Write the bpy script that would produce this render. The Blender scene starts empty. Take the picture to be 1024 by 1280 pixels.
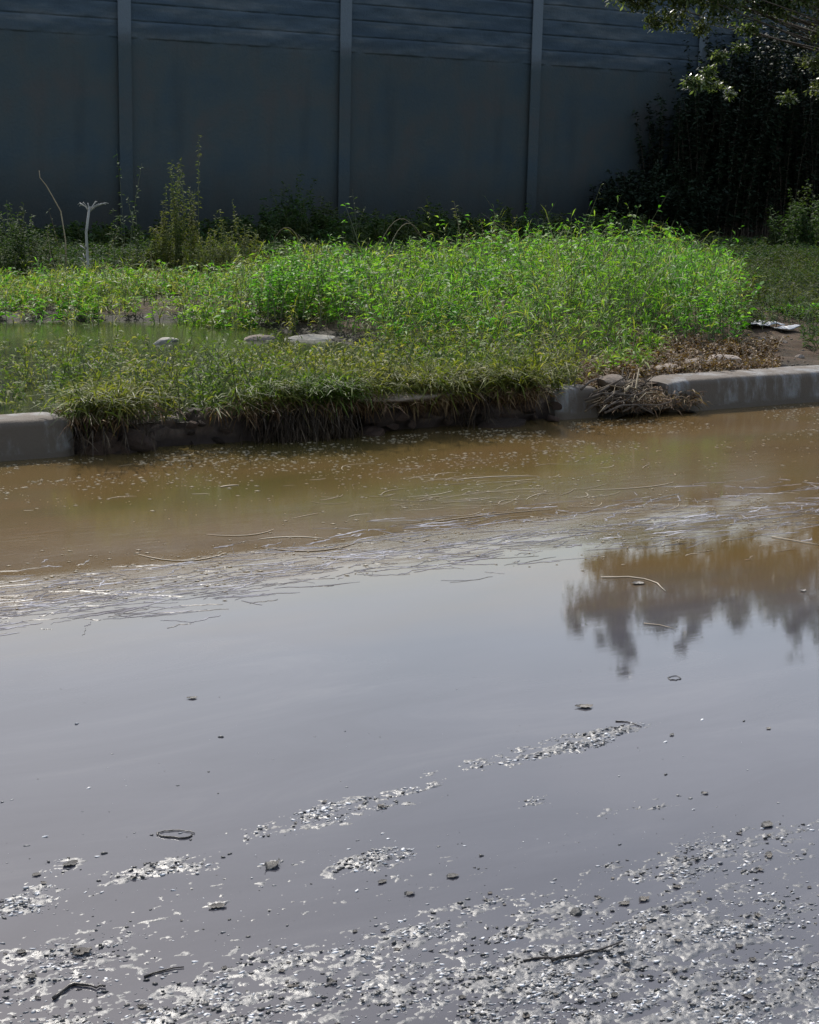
import bpy, bmesh, math, random
import numpy as np
from mathutils import Vector, Matrix

R = math.radians
sc = bpy.context.scene
COL = sc.collection
rng = np.random.default_rng(11)
random.seed(5)

# ---------------------------------------------------------------- camera
# world: +X runs along the kerb, +Y goes from the road towards the barrier, z = 0 is the water level
CAM_H = 1.30
FPX, CX, CY = 2050.0, 512.0, 640.0
YAW, PITCH, ROLL = R(32), math.atan(425 / 2050.0), 0.0225
fwd0 = Vector((math.sin(YAW), math.cos(YAW), 0))
right0 = Vector((math.cos(YAW), -math.sin(YAW), 0))
F = fwd0 * math.cos(PITCH) + Vector((0, 0, -math.sin(PITCH)))
U0 = right0.cross(F)
RV = right0 * math.cos(ROLL) + U0 * math.sin(ROLL)
UV = U0 * math.cos(ROLL) - right0 * math.sin(ROLL)
C0 = Vector((0, 0, CAM_H))
cam = bpy.data.cameras.new('camera')
camo = bpy.data.objects.new('camera', cam)
COL.objects.link(camo)
m = Matrix((RV, UV, -F)).transposed().to_4x4()
m.translation = C0
camo.matrix_world = m
cam.sensor_fit = 'VERTICAL'
cam.sensor_height = 24
cam.sensor_width = 24
cam.lens = 24 * FPX / 1280
cam.clip_start = 0.05
cam.clip_end = 2000
sc.camera = camo

# ---------------------------------------------------------------- sky, sun, exposure
SUN_EL, SUN_AZ = R(44), R(14)
w = bpy.data.worlds.new('World')
sc.world = w
w.use_nodes = True
nt = w.node_tree
sky = nt.nodes.new('ShaderNodeTexSky')
sky.sky_type = 'NISHITA'
sky.sun_disc = False
sky.sun_elevation = SUN_EL
sky.sun_rotation = SUN_AZ
sky.dust_density = 1.8
sky.air_density = 1.3
sky.ozone_density = 1.5
ctc = nt.nodes.new('ShaderNodeTexCoord')
cmp_ = nt.nodes.new('ShaderNodeMapping'); cmp_.inputs['Scale'].default_value = (1, 1, 2.2); cmp_.inputs['Location'].default_value = (1.35, 0.4, 0.2)
cno = nt.nodes.new('ShaderNodeTexNoise'); cno.inputs['Scale'].default_value = 2.6; cno.inputs['Detail'].default_value = 6; cno.inputs['Roughness'].default_value = 0.5
cmr = nt.nodes.new('ShaderNodeMapRange'); cmr.interpolation_type = 'SMOOTHSTEP'
cmr.inputs[1].default_value = 0.42; cmr.inputs[2].default_value = 0.72; cmr.inputs[3].default_value = 0.0; cmr.inputs[4].default_value = 0.6
cmx = nt.nodes.new('ShaderNodeMix'); cmx.data_type = 'RGBA'
cmx.inputs[7].default_value = (9.6, 9.8, 10.8, 1)          # sunlit thin cloud, in sky units (strength 0.15 follows)
nt.links.new(ctc.outputs['Generated'], cmp_.inputs[0]); nt.links.new(cmp_.outputs[0], cno.inputs['Vector'])
nt.links.new(cno.outputs['Fac'], cmr.inputs[0]); nt.links.new(cmr.outputs[0], cmx.inputs[0])
nt.links.new(sky.outputs[0], cmx.inputs[6]); nt.links.new(cmx.outputs[2], nt.nodes['Background'].inputs[0])
nt.nodes['Background'].inputs[1].default_value = 0.15
sun = bpy.data.lights.new('sun', 'SUN')
sun.energy = 3.8
sun.angle = R(0.5)
sun.color = (1.0, 0.95, 0.87)
suno = bpy.data.objects.new('sun', sun)
COL.objects.link(suno)
sd = Vector((math.sin(SUN_AZ) * math.cos(SUN_EL), math.cos(SUN_AZ) * math.cos(SUN_EL), math.sin(SUN_EL)))
suno.rotation_euler = sd.to_track_quat('Z', 'Y').to_euler()
suno.location = (0, 30, 30)
sc.view_settings.view_transform = 'Standard'
sc.view_settings.look = 'None'
sc.view_settings.gamma = 1
sc.view_settings.exposure = 0.24
sc.view_settings.use_curve_mapping = False


# ---------------------------------------------------------------- helpers: pixels and noise
def ray(px, py):
    return (F + RV * ((px - CX) / FPX) - UV * ((py - CY) / FPX))


def at_z(px, py, z=0.0):
    d = ray(px, py)
    k = (z - CAM_H) / d.z
    return C0 + d * k


def at_y(px, py, y):
    d = ray(px, py)
    return C0 + d * (y / d.y)


def to_px(x, y, z):
    x = np.asarray(x, float); y = np.asarray(y, float); z = np.asarray(z, float) - CAM_H
    a = x * RV.x + y * RV.y + z * RV.z
    b = x * UV.x + y * UV.y + z * UV.z
    c = np.maximum(x * F.x + y * F.y + z * F.z, 1e-3)
    return CX + FPX * a / c, CY - FPX * b / c, c


def vnoise(x, y, seed=0):
    """smooth value noise in 0..1"""
    r = np.random.default_rng(seed + 1000)
    T = r.random((256, 256))
    xi = np.floor(x).astype(int); yi = np.floor(y).astype(int)
    fx = x - xi; fy = y - yi
    fx = fx * fx * (3 - 2 * fx); fy = fy * fy * (3 - 2 * fy)
    a = T[xi % 256, yi % 256]; b = T[(xi + 1) % 256, yi % 256]
    c = T[xi % 256, (yi + 1) % 256]; d = T[(xi + 1) % 256, (yi + 1) % 256]
    return (a * (1 - fx) + b * fx) * (1 - fy) + (c * (1 - fx) + d * fx) * fy


def fbm(x, y, seed=0, octv=4, gain=0.5):
    s = 0; amp = 1; tot = 0
    for k in range(octv):
        s = s + amp * vnoise(x * 2 ** k + 17.3 * k, y * 2 ** k + 9.1 * k, seed + k)
        tot += amp; amp *= gain
    return s / tot


# ---------------------------------------------------------------- helpers: materials
def new_mat(name):
    mt = bpy.data.materials.new(name)
    mt.use_nodes = True
    nt = mt.node_tree
    return mt, nt, nt.nodes['Principled BSDF'], nt.nodes, nt.links


def ramp(nodes, stops):
    r = nodes.new('ShaderNodeValToRGB')
    el = r.color_ramp.elements
    while len(el) < len(stops):
        el.new(0.5)
    for e, (p, c) in zip(el, stops):
        e.position = p
        e.color = c if len(c) == 4 else (*c, 1)
    return r


def coords(nodes, links, scale=(1, 1, 1), src='Object'):
    tc = nodes.new('ShaderNodeTexCoord')
    mp = nodes.new('ShaderNodeMapping')
    mp.inputs['Scale'].default_value = scale
    links.new(tc.outputs[src], mp.inputs[0])
    return mp.outputs[0]


def noise(nodes, links, vec, scale, detail=4, rough=0.55, dist=0.0):
    n = nodes.new('ShaderNodeTexNoise')
    n.inputs['Scale'].default_value = scale
    n.inputs['Detail'].default_value = detail
    n.inputs['Roughness'].default_value = rough
    n.inputs['Distortion'].default_value = dist
    if vec is not None:
        links.new(vec, n.inputs['Vector'])
    return n


def math_node(nodes, links, op, a, b=None, clamp=False):
    n = nodes.new('ShaderNodeMath')
    n.operation = op
    n.use_clamp = clamp
    for i, v in enumerate((a, b)):
        if v is None:
            continue
        if isinstance(v, (int, float)):
            n.inputs[i].default_value = v
        else:
            links.new(v, n.inputs[i])
    return n.outputs[0]


def mix_col(nodes, links, fac, a, b, mode='MIX'):
    n = nodes.new('ShaderNodeMix')
    n.data_type = 'RGBA'
    n.blend_type = mode
    for sock, v in ((n.inputs[0], fac), (n.inputs[6], a), (n.inputs[7], b)):
        if isinstance(v, (int, float)):
            sock.default_value = v
        elif isinstance(v, tuple):
            sock.default_value = v if len(v) == 4 else (*v, 1)
        else:
            links.new(v, sock)
    return n.outputs[2]


def map_range(nodes, links, v, a, b, c=0.0, d=1.0, smooth=True):
    n = nodes.new('ShaderNodeMapRange')
    n.interpolation_type = 'SMOOTHSTEP' if smooth else 'LINEAR'
    links.new(v, n.inputs[0])
    n.inputs[1].default_value = a; n.inputs[2].default_value = b
    n.inputs[3].default_value = c; n.inputs[4].default_value = d
    return n.outputs[0]


def bump(nodes, links, h, strength, dist, normal=None):
    b = nodes.new('ShaderNodeBump')
    if isinstance(strength, (int, float)):
        b.inputs['Strength'].default_value = strength
    else:
        links.new(strength, b.inputs['Strength'])
    b.inputs['Distance'].default_value = dist
    links.new(h, b.inputs['Height'])
    if normal is not None:
        links.new(normal, b.inputs['Normal'])
    return b.outputs[0]


def simple_mat(name, stops, scale=8, rough=0.7, bmp=0.3, bdist=0.01, island=0.0, spec=0.4, detail=5):
    mt, nt, p, n, l = new_mat(name)
    v = coords(n, l)
    nz = noise(n, l, v, scale, detail, 0.6)
    fac = nz.outputs['Fac']
    if island:
        g = n.new('ShaderNodeObjectInfo')
        fac = math_node(n, l, 'ADD', math_node(n, l, 'MULTIPLY', fac, 1 - island),
                        math_node(n, l, 'MULTIPLY', g.outputs['Random'], island))
    r = ramp(n, stops)
    l.new(fac, r.inputs[0])
    l.new(r.outputs[0], p.inputs['Base Color'])
    p.inputs['Roughness'].default_value = rough
    p.inputs['Specular IOR Level'].default_value = spec
    if bmp:
        nz2 = noise(n, l, v, scale * 4, 4, 0.6)
        l.new(bump(n, l, nz2.outputs['Fac'], bmp, bdist), p.inputs['Normal'])
    return mt


def leaf_mat(name, stops, stops2, patch=0.7, trans=0.45, rough=0.45, plo=0.4, phi=0.62, tcol=1.0):
    """leaf colour: each leaf its own hue, and patches of a second plant colour"""
    mt, nt, p, n, l = new_mat(name)
    g = n.new('ShaderNodeNewGeometry')
    r1 = ramp(n, stops); r2 = ramp(n, stops2)
    l.new(g.outputs['Random Per Island'], r1.inputs[0])
    l.new(g.outputs['Random Per Island'], r2.inputs[0])
    nz = noise(n, l, coords(n, l), patch, 3, 0.6)
    f = map_range(n, l, nz.outputs['Fac'], plo, phi)
    c = mix_col(n, l, f, r1.outputs[0], r2.outputs[0])
    l.new(c, p.inputs['Base Color'])
    p.inputs['Roughness'].default_value = rough
    p.inputs['Specular IOR Level'].default_value = 0.18
    t = n.new('ShaderNodeBsdfTranslucent')
    tc = mix_col(n, l, 1.0, c, (1.25 * tcol, 1.35 * tcol, 0.55 * tcol), 'MULTIPLY')
    l.new(tc, t.inputs[0])
    mx = n.new('ShaderNodeMixShader')
    mx.inputs[0].default_value = trans
    l.new(p.outputs[0], mx.inputs[1]); l.new(t.outputs[0], mx.inputs[2])
    l.new(mx.outputs[0], n['Material Output'].inputs[0])
    return mt


# ---------------------------------------------------------------- helpers: objects
def tag(o, label=None, cat=None, group=None, kind=None):
    if label: o['label'] = label
    if cat: o['category'] = cat
    if group: o['group'] = group
    if kind: o['kind'] = kind
    return o


def link(name, me, mat=None, parent=None, loc=None):
    o = bpy.data.objects.new(name, me)
    COL.objects.link(o)
    if mat is not None:
        for mm in (mat if isinstance(mat, (list, tuple)) else [mat]):
            me.materials.append(mm)
    if parent is not None:
        o.parent = parent
    if loc is not None:
        o.location = loc
    return o


def empty(name, loc=(0, 0, 0)):
    o = bpy.data.objects.new(name, None)
    o.empty_display_size = 0.1
    o.location = loc
    COL.objects.link(o)
    return o


def np_mesh(name, V, faces, smooth=False):
    """V (n,3); faces: (m,k) array with k = 3 or 4, or a list of such arrays"""
    me = bpy.data.meshes.new(name)
    V = np.asarray(V, np.float32)
    if not isinstance(faces, list):
        faces = [faces]
    faces = [np.asarray(f, np.int32) for f in faces if len(f)]
    loops = np.concatenate([f.ravel() for f in faces])
    tot = np.concatenate([np.full(len(f), f.shape[1], np.int32) for f in faces])
    start = np.concatenate([[0], np.cumsum(tot)[:-1]]).astype(np.int32)
    me.vertices.add(len(V)); me.vertices.foreach_set('co', V.ravel())
    me.loops.add(len(loops)); me.loops.foreach_set('vertex_index', loops)
    me.polygons.add(len(tot)); me.polygons.foreach_set('loop_start', start)
    if smooth:
        me.polygons.foreach_set('use_smooth', np.ones(len(tot), bool))
    me.update(calc_edges=True)
    me.validate()
    return me


class MB:
    def __init__(self):
        self.V = []; self.Q = []; self.T = []; self.n = 0

    def add(self, V, Q=None, T=None):
        V = np.asarray(V, float)
        if Q is not None and len(Q): self.Q.append(np.asarray(Q) + self.n)
        if T is not None and len(T): self.T.append(np.asarray(T) + self.n)
        self.V.append(V); self.n += len(V)

    def mesh(self, name, smooth=False):
        f = []
        if self.Q: f.append(np.concatenate(self.Q))
        if self.T: f.append(np.concatenate(self.T))
        return np_mesh(name, np.concatenate(self.V), f, smooth)

    def tube(self, pts, radii, sides=6, cap=True):
        pts = [Vector(p) for p in pts]
        n = len(pts)
        V = []
        for i, p in enumerate(pts):
            d = (pts[min(i + 1, n - 1)] - pts[max(i - 1, 0)]).normalized()
            a = d.orthogonal().normalized() if i == 0 else (a - d * a.dot(d)).normalized()
            b = d.cross(a)
            for k in range(sides):
                th = 2 * math.pi * k / sides
                V.append(p + (a * math.cos(th) + b * math.sin(th)) * radii[i])
        Q = [[i * sides + k, i * sides + (k + 1) % sides, (i + 1) * sides + (k + 1) % sides, (i + 1) * sides + k]
             for i in range(n - 1) for k in range(sides)]
        T = []
        if cap:
            V.append(pts[-1]); V.append(pts[0])
            e = len(V) - 2
            T = [[(n - 1) * sides + k, (n - 1) * sides + (k + 1) % sides, e] for k in range(sides)]
            T += [[(k + 1) % sides, k, e + 1] for k in range(sides)]
        self.add(V, Q, T)


def plants(base, h, lean=0.25, leaves=16, L=0.05, W=0.012, lo=0.15, elev=(0.1, 0.9), stem_w=0.004, taper=0.5,
           droop=0.0, seed=1, lean_dir=None, stem_seg=3):
    """stems with small lance-shaped leaves. base (n,3), h (n). -> (stem V, stem Q, leaf V, leaf Q)"""
    r = np.random.default_rng(seed)
    n = len(base)
    az = r.random(n) * 2 * np.pi if lean_dir is None else lean_dir + r.normal(0, 0.6, n)
    ln = lean * (0.3 + r.random(n)) * h
    dx = np.cos(az) * ln; dy = np.sin(az) * ln

    def pos(i, u):
        p = base[i].copy()
        p[..., 0] += dx[i] * u ** 1.6; p[..., 1] += dy[i] * u ** 1.6
        p[..., 2] += h[i] * (u - droop * u ** 3)
        return p
    # stems: flat ribbons, two crossing directions picked at random
    us = np.linspace(0, 1, stem_seg + 1)
    idx = np.arange(n)
    wa = r.random(n) * np.pi
    wd = np.stack([np.cos(wa), np.sin(wa), np.zeros(n)], 1)
    SV = []
    for u in us:
        p = pos(idx, np.full(n, u))
        ww = (stem_w * (1 - 0.7 * u))
        SV += [p - wd * ww, p + wd * ww]
    SV = np.stack(SV, 1)                       # n, 2(k+1), 3
    k = len(us)
    q = np.array([[2 * j, 2 * j + 1, 2 * j + 3, 2 * j + 2] for j in range(k - 1)])
    SQ = (q[None] + (np.arange(n) * 2 * k)[:, None, None]).reshape(-1, 4)
    # leaves
    m_ = n * leaves
    i = np.repeat(idx, leaves)
    u = lo + (1 - lo) * r.random(m_) ** 0.8
    p = pos(i, u)
    a = r.random(m_) * 2 * np.pi
    e = elev[0] + (elev[1] - elev[0]) * r.random(m_)
    d = np.stack([np.cos(a) * np.cos(e), np.sin(a) * np.cos(e), np.sin(e)], 1)
    s = np.stack([-np.sin(a), np.cos(a), r.normal(0, 0.5, m_)], 1)
    s /= np.linalg.norm(s, axis=1)[:, None]
    ll = (L * (0.5 + r.random(m_)) * (1 - taper * u))[:, None]
    ww = (W * (0.6 + 0.8 * r.random(m_)))[:, None] * 0.5
    up = np.array([0, 0, 1.0])
    tip = p + d * ll - up * ll * 0.25
    mid = p + d * ll * 0.5
    LV = np.stack([p, mid - s * ww, tip, mid + s * ww], 1).reshape(-1, 3)
    LQ = (np.arange(4)[None] + 4 * np.arange(m_)[:, None])
    return SV.reshape(-1, 3), SQ, LV, LQ


# ---------------------------------------------------------------- materials
def make_water():
    mt, nt, p, n, l = new_mat('flood_water')
    tc = n.new('ShaderNodeTexCoord')
    sx = n.new('ShaderNodeSeparateXYZ'); l.new(tc.outputs['Object'], sx.inputs[0])
    Y = sx.outputs['Y']
    v1 = coords(n, l, (0.35, 1.0, 1))
    nz = noise(n, l, v1, 1.1, 5, 0.6)
    yy = math_node(n, l, 'ADD', Y, math_node(n, l, 'MULTIPLY', math_node(n, l, 'SUBTRACT', nz.outputs['Fac'], 0.5), 1.6))
    # silt: brown by the kerb, thin and grey over the shallow asphalt
    yy = math_node(n, l, 'ADD', yy, map_range(n, l, sx.outputs['X'], 2.0, 4.2, -0.1, 0.62, False))    # the silt lies thicker to the right
    f = map_range(n, l, yy, 3.7, 4.95)
    nb = noise(n, l, coords(n, l, (0.5, 1.2, 1)), 0.9, 4, 0.6)
    rb = ramp(n, [(0.3, (0.085, 0.066, 0.021)), (0.55, (0.124, 0.079, 0.031)), (0.75, (0.098, 0.060, 0.025))])
    l.new(nb.outputs['Fac'], rb.inputs[0])
    film = noise(n, l, coords(n, l, (0.55, 1.7, 1)), 2.4, 7, 0.62, 0.8)
    rf = ramp(n, [(0.34, (0.062, 0.059, 0.066)), (0.55, (0.073, 0.070, 0.078)), (0.7, (0.090, 0.086, 0.091))])
    l.new(film.outputs['Fac'], rf.inputs[0])
    c = mix_col(n, l, f, rf.outputs[0], rb.outputs[0])
    l.new(c, p.inputs['Base Color'])
    p.inputs['IOR'].default_value = 1.33
    p.inputs['Specular IOR Level'].default_value = 0.5
    p.inputs['Roughness'].default_value = 0.02
    # ripples: a band of wavelets along the scum line, faint elsewhere
    vr = coords(n, l, (0.45, 2.4, 1))
    rp = noise(n, l, vr, 13, 6, 0.68, 1.2)
    rp2 = noise(n, l, coords(n, l, (1.0, 2.2, 1)), 2.0, 3, 0.5)
    wob = noise(n, l, coords(n, l, (1, 1, 1)), 1.2, 4, 0.6)
    yb = math_node(n, l, 'ADD', Y, math_node(n, l, 'MULTIPLY', math_node(n, l, 'SUBTRACT', wob.outputs['Fac'], 0.5), 0.55))
    band = math_node(n, l, 'MULTIPLY', map_range(n, l, yb, 4.45, 4.7), map_range(n, l, yb, 5.02, 4.92))
    band = math_node(n, l, 'MULTIPLY', band, map_range(n, l, rp2.outputs['Fac'], 0.42, 0.62, 0.012, 0.085))
    far = map_range(n, l, yb, 5.0, 5.6, 0.0, 0.03)
    st = math_node(n, l, 'ADD', math_node(n, l, 'MAXIMUM', band, far), 0.006)
    b = bump(n, l, rp.outputs['Fac'], st, 0.0075)
    l.new(b, p.inputs['Normal'])
    # scummy silt film beyond the band is a little dull
    l.new(map_range(n, l, yb, 4.85, 5.3, 0.02, 0.09), p.inputs['Roughness'])
    return mt


def make_road():
    mt, nt, p, n, l = new_mat('wet_asphalt')
    v = coords(n, l)
    n1 = noise(n, l, v, 240, 3, 0.7)
    n2 = noise(n, l, v, 14, 5, 0.6)
    r = ramp(n, [(0.3, (0.038, 0.038, 0.041)), (0.5, (0.078, 0.078, 0.082)), (0.72, (0.15, 0.15, 0.152))])
    l.new(n1.outputs['Fac'], r.inputs[0])
    c = mix_col(n, l, map_range(n, l, n2.outputs['Fac'], 0.42, 0.62), r.outputs[0], (0.085, 0.085, 0.089))
    l.new(c, p.inputs['Base Color'])
    l.new(map_range(n, l, n2.outputs['Fac'], 0.35, 0.65, 0.34, 0.56), p.inputs['Roughness'])
    p.inputs['Specular IOR Level'].default_value = 0.6
    l.new(bump(n, l, n1.outputs['Fac'], 0.5, 0.002), p.inputs['Normal'])
    return mt


def make_soil():
    mt, nt, p, n, l = new_mat('verge_soil')
    v = coords(n, l)
    n1 = noise(n, l, v, 3.0, 6, 0.65)
    n2 = noise(n, l, v, 40, 4, 0.6)
    r = ramp(n, [(0.3, (0.030, 0.021, 0.013)), (0.5, (0.062, 0.042, 0.026)), (0.7, (0.115, 0.08, 0.055))])
    l.new(n1.outputs['Fac'], r.inputs[0])
    c = mix_col(n, l, 0.35, r.outputs[0], n2.outputs['Color'], 'OVERLAY')
    tc = n.new('ShaderNodeTexCoord'); sx = n.new('ShaderNodeSeparateXYZ'); l.new(tc.outputs['Object'], sx.inputs[0])
    zz = math_node(n, l, 'ADD', sx.outputs['Z'], math_node(n, l, 'MULTIPLY', math_node(n, l, 'SUBTRACT', n1.outputs['Fac'], 0.5), 0.05))
    wet = map_range(n, l, zz, 0.165, 0.125)          # soaked mud round the puddle and the water's edge
    c = mix_col(n, l, wet, c, (0.020, 0.017, 0.010))
    l.new(c, p.inputs['Base Color'])
    l.new(map_range(n, l, wet, 0, 1, 0.9, 0.75), p.inputs['Roughness'])
    p.inputs['Specular IOR Level'].default_value = 0.12
    l.new(bump(n, l, n2.outputs['Fac'], 0.7, 0.02), p.inputs['Normal'])
    return mt


def make_wall_mat(name, tint, panel=True):
    mt, nt, p, n, l = new_mat(name)
    tc = n.new('ShaderNodeTexCoord')
    sx = n.new('ShaderNodeSeparateXYZ'); l.new(tc.outputs['Object'], sx.inputs[0])
    Z = sx.outputs['Z']
    v = coords(n, l)
    n1 = noise(n, l, v, 1.1, 5, 0.6)
    n2 = noise(n, l, v, 18, 4, 0.65)
    edge = math_node(n, l, 'ADD', Z, math_node(n, l, 'MULTIPLY', math_node(n, l, 'SUBTRACT', n2.outputs['Fac'], 0.5), 0.22))
    up = map_range(n, l, edge, 2.95, 3.36)
    # lower part: a flat cover coat of dark paint in slightly different batches
    rl = ramp(n, [(0.35, (0.046, 0.068, 0.080)), (0.52, (0.060, 0.075, 0.076)), (0.66, (0.074, 0.074, 0.070))])
    l.new(n1.outputs['Fac'], rl.inputs[0])
    # upper part: bare blue grey planks with weathered lighter rows
    nrow = noise(n, l, coords(n, l, (0.5, 1, 3.6)), 1.0, 4, 0.65)
    ru = ramp(n, [(0.36, (0.046, 0.068, 0.090)), (0.5, (0.062, 0.084, 0.102)), (0.68, (0.115, 0.128, 0.135))])
    l.new(nrow.outputs['Fac'], ru.inputs[0])
    lo_c = rl.outputs[0]; up_c = ru.outputs[0]
    if not panel:
        lo_c = mix_col(n, l, 1.0, lo_c, (1.25, 1.25, 1.28), 'MULTIPLY')
        up_c = (0.15, 0.178, 0.20)
    c = mix_col(n, l, up, lo_c, up_c)
    oi = n.new('ShaderNodeObjectInfo')
    var = map_range(n, l, oi.outputs['Random'], 0, 1, 0.86, 1.12, False)
    c = mix_col(n, l, 1.0, c, var, 'MULTIPLY')
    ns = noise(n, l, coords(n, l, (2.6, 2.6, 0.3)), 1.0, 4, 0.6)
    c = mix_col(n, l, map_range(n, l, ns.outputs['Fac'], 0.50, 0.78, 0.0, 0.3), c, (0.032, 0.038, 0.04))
    foot_shade = math_node(n, l, 'ADD', Z, math_node(n, l, 'MULTIPLY', ns.outputs['Fac'], 0.7))
    c = mix_col(n, l, map_range(n, l, foot_shade, 1.9, 0.5, 0.0, 0.8), c, (0.022, 0.024, 0.022))     # shade towards the foot, painted into the colour
    c = mix_col(n, l, 1.0, c, tint, 'MULTIPLY')
    l.new(c, p.inputs['Base Color'])
    p.inputs['Roughness'].default_value = 0.85
    p.inputs['Specular IOR Level'].default_value = 0.25
    l.new(bump(n, l, n2.outputs['Fac'], 0.5, 0.02), p.inputs['Normal'])
    return mt


def make_kerb_mat(name, stops, dirt, dirt_amt):
    mt, nt, p, n, l = new_mat(name)
    v = coords(n, l)
    n1 = noise(n, l, v, 5, 8, 0.68)
    n2 = noise(n, l, v, 90, 5, 0.7)
    r = ramp(n, stops)
    l.new(n1.outputs['Fac'], r.inputs[0])
    agg = n.new('ShaderNodeTexVoronoi'); agg.inputs['Scale'].default_value = 140
    l.new(v, agg.inputs['Vector'])
    sp = map_range(n, l, agg.outputs['Distance'], 0.10, 0.28, 0.55, 1.0)
    base = mix_col(n, l, 1.0, r.outputs[0], sp, 'MULTIPLY')
    base = mix_col(n, l, 0.35, base, n2.outputs['Color'], 'SOFT_LIGHT')
    n3 = noise(n, l, coords(n, l, (1.6, 1, 0.5)), 3.5, 7, 0.7)
    f = map_range(n, l, n3.outputs['Fac'], 0.62 - dirt_amt * 0.4, 0.75 - dirt_amt * 0.3)
    # tide line of dried mud just above the water
    tc = n.new('ShaderNodeTexCoord'); sx = n.new('ShaderNodeSeparateXYZ'); l.new(tc.outputs['Object'], sx.inputs[0])
    zz = math_node(n, l, 'ADD', sx.outputs['Z'], math_node(n, l, 'MULTIPLY', math_node(n, l, 'SUBTRACT', n1.outputs['Fac'], 0.5), 0.09))
    f = math_node(n, l, 'MAXIMUM', f, map_range(n, l, zz, 0.065, 0.02))
    c = mix_col(n, l, f, base, dirt)
    l.new(c, p.inputs['Base Color'])
    p.inputs['Roughness'].default_value = 0.85
    b1 = bump(n, l, n2.outputs['Fac'], 0.6, 0.006)
    l.new(bump(n, l, n1.outputs['Fac'], 0.5, 0.02, b1), p.inputs['Normal'])
    return mt


M = {}
M['water'] = make_water()
M['road'] = make_road()
M['soil'] = make_soil()
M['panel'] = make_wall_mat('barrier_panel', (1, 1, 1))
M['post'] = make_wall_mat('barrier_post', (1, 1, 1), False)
M['kerb'] = make_kerb_mat('kerb_concrete', [(0.3, (0.16, 0.158, 0.155)), (0.7, (0.27, 0.262, 0.253))], (0.10, 0.078, 0.058), 0.7)
M['kerb_mud'] = make_kerb_mat('muddy_kerb', [(0.3, (0.055, 0.036, 0.026)), (0.7, (0.15, 0.105, 0.078))], (0.030, 0.018, 0.013), 0.6)
M['lush'] = leaf_mat('lush_leaf', [(0, (0.035, 0.13, 0.012)), (0.5, (0.085, 0.26, 0.022)), (1, (0.22, 0.42, 0.08))],
                     [(0, (0.07, 0.16, 0.014)), (0.6, (0.13, 0.26, 0.026)), (1, (0.26, 0.37, 0.08))], 0.8, 0.55, 0.5, 0.44, 0.58)
M['yellow'] = leaf_mat('yellow_leaf', [(0, (0.10, 0.17, 0.014)), (0.6, (0.18, 0.26, 0.03)), (1, (0.34, 0.38, 0.11))], [(0, (0.11, 0.14, 0.02)), (0.6, (0.23, 0.24, 0.055)), (1, (0.42, 0.39, 0.17))], 1.2, 0.5, 0.5)
M['marsh'] = leaf_mat('marsh_leaf', [(0, (0.04, 0.085, 0.012)), (0.6, (0.085, 0.15, 0.02)), (1, (0.18, 0.23, 0.06))],
                      [(0, (0.09, 0.12, 0.018)), (0.7, (0.17, 0.18, 0.035)), (1, (0.31, 0.27, 0.11))], 1.4, 0.5, 0.55, 0.42, 0.58)
M['dry'] = leaf_mat('dry_leaf', [(0, (0.09, 0.048, 0.024)), (0.6, (0.16, 0.092, 0.045)), (1, (0.32, 0.23, 0.13))],
                    [(0, (0.045, 0.025, 0.015)), (0.7, (0.11, 0.06, 0.03)), (1, (0.25, 0.165, 0.09))], 2.0, 0.25, 0.6)
M['roots'] = leaf_mat('root_fibre', [(0, (0.03, 0.02, 0.013)), (0.8, (0.07, 0.048, 0.03)), (1, (0.16, 0.12, 0.08))], [(0, (0.02, 0.014, 0.01)), (1, (0.06, 0.04, 0.026))], 3.0, 0.1, 0.8)
M['shade_leaf'] = leaf_mat('shaded_leaf', [(0, (0.025, 0.055, 0.016)), (0.7, (0.04, 0.08, 0.025)), (1, (0.07, 0.11, 0.04))],
                           [(0, (0.03, 0.045, 0.015)), (1, (0.07, 0.085, 0.03))], 1.0, 0.35, 0.75)  # leaf green darkened so its colour carries the barrier's shade
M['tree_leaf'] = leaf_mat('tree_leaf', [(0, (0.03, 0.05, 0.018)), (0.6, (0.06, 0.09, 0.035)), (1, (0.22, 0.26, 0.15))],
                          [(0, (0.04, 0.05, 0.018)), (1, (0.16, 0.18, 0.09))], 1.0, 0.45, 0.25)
M['tree_shade_leaf'] = leaf_mat('tree_shade_leaf', [(0, (0.03, 0.065, 0.016)), (0.7, (0.05, 0.095, 0.025)), (1, (0.11, 0.14, 0.06))], [(0, (0.04, 0.06, 0.018)), (1, (0.09, 0.10, 0.04))], 1.5, 0.4, 0.7)  # duller leaf green with tree shade put into the colour
M['darkening'] = leaf_mat('darkening_leaf', [(0, (0.012, 0.024, 0.012)), (1, (0.025, 0.04, 0.02))], [(0, (0.012, 0.02, 0.012)), (1, (0.022, 0.034, 0.018))], 1.0, 0.1, 0.6)  # near-black leaf colour that paints in deep tree shade
M['olive_leaf'] = leaf_mat('olive_leaf', [(0, (0.06, 0.085, 0.02)), (0.7, (0.09, 0.12, 0.03)), (1, (0.15, 0.16, 0.06))],
                           [(0, (0.08, 0.085, 0.025)), (1, (0.14, 0.13, 0.05))], 1.5, 0.45, 0.72)
M['stem'] = simple_mat('green_stem', [(0.3, (0.07, 0.09, 0.03)), (0.7, (0.15, 0.15, 0.07))], 6, 0.6, 0)
M['dry_stem'] = simple_mat('dry_stem', [(0.3, (0.16, 0.115, 0.065)), (0.7, (0.34, 0.27, 0.17))], 6, 0.7, 0, island=0.5)
M['pale_stem'] = simple_mat('bleached_stem', [(0.3, (0.20, 0.19, 0.17)), (0.7, (0.36, 0.345, 0.31))], 9, 0.7, 0.2)
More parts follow.
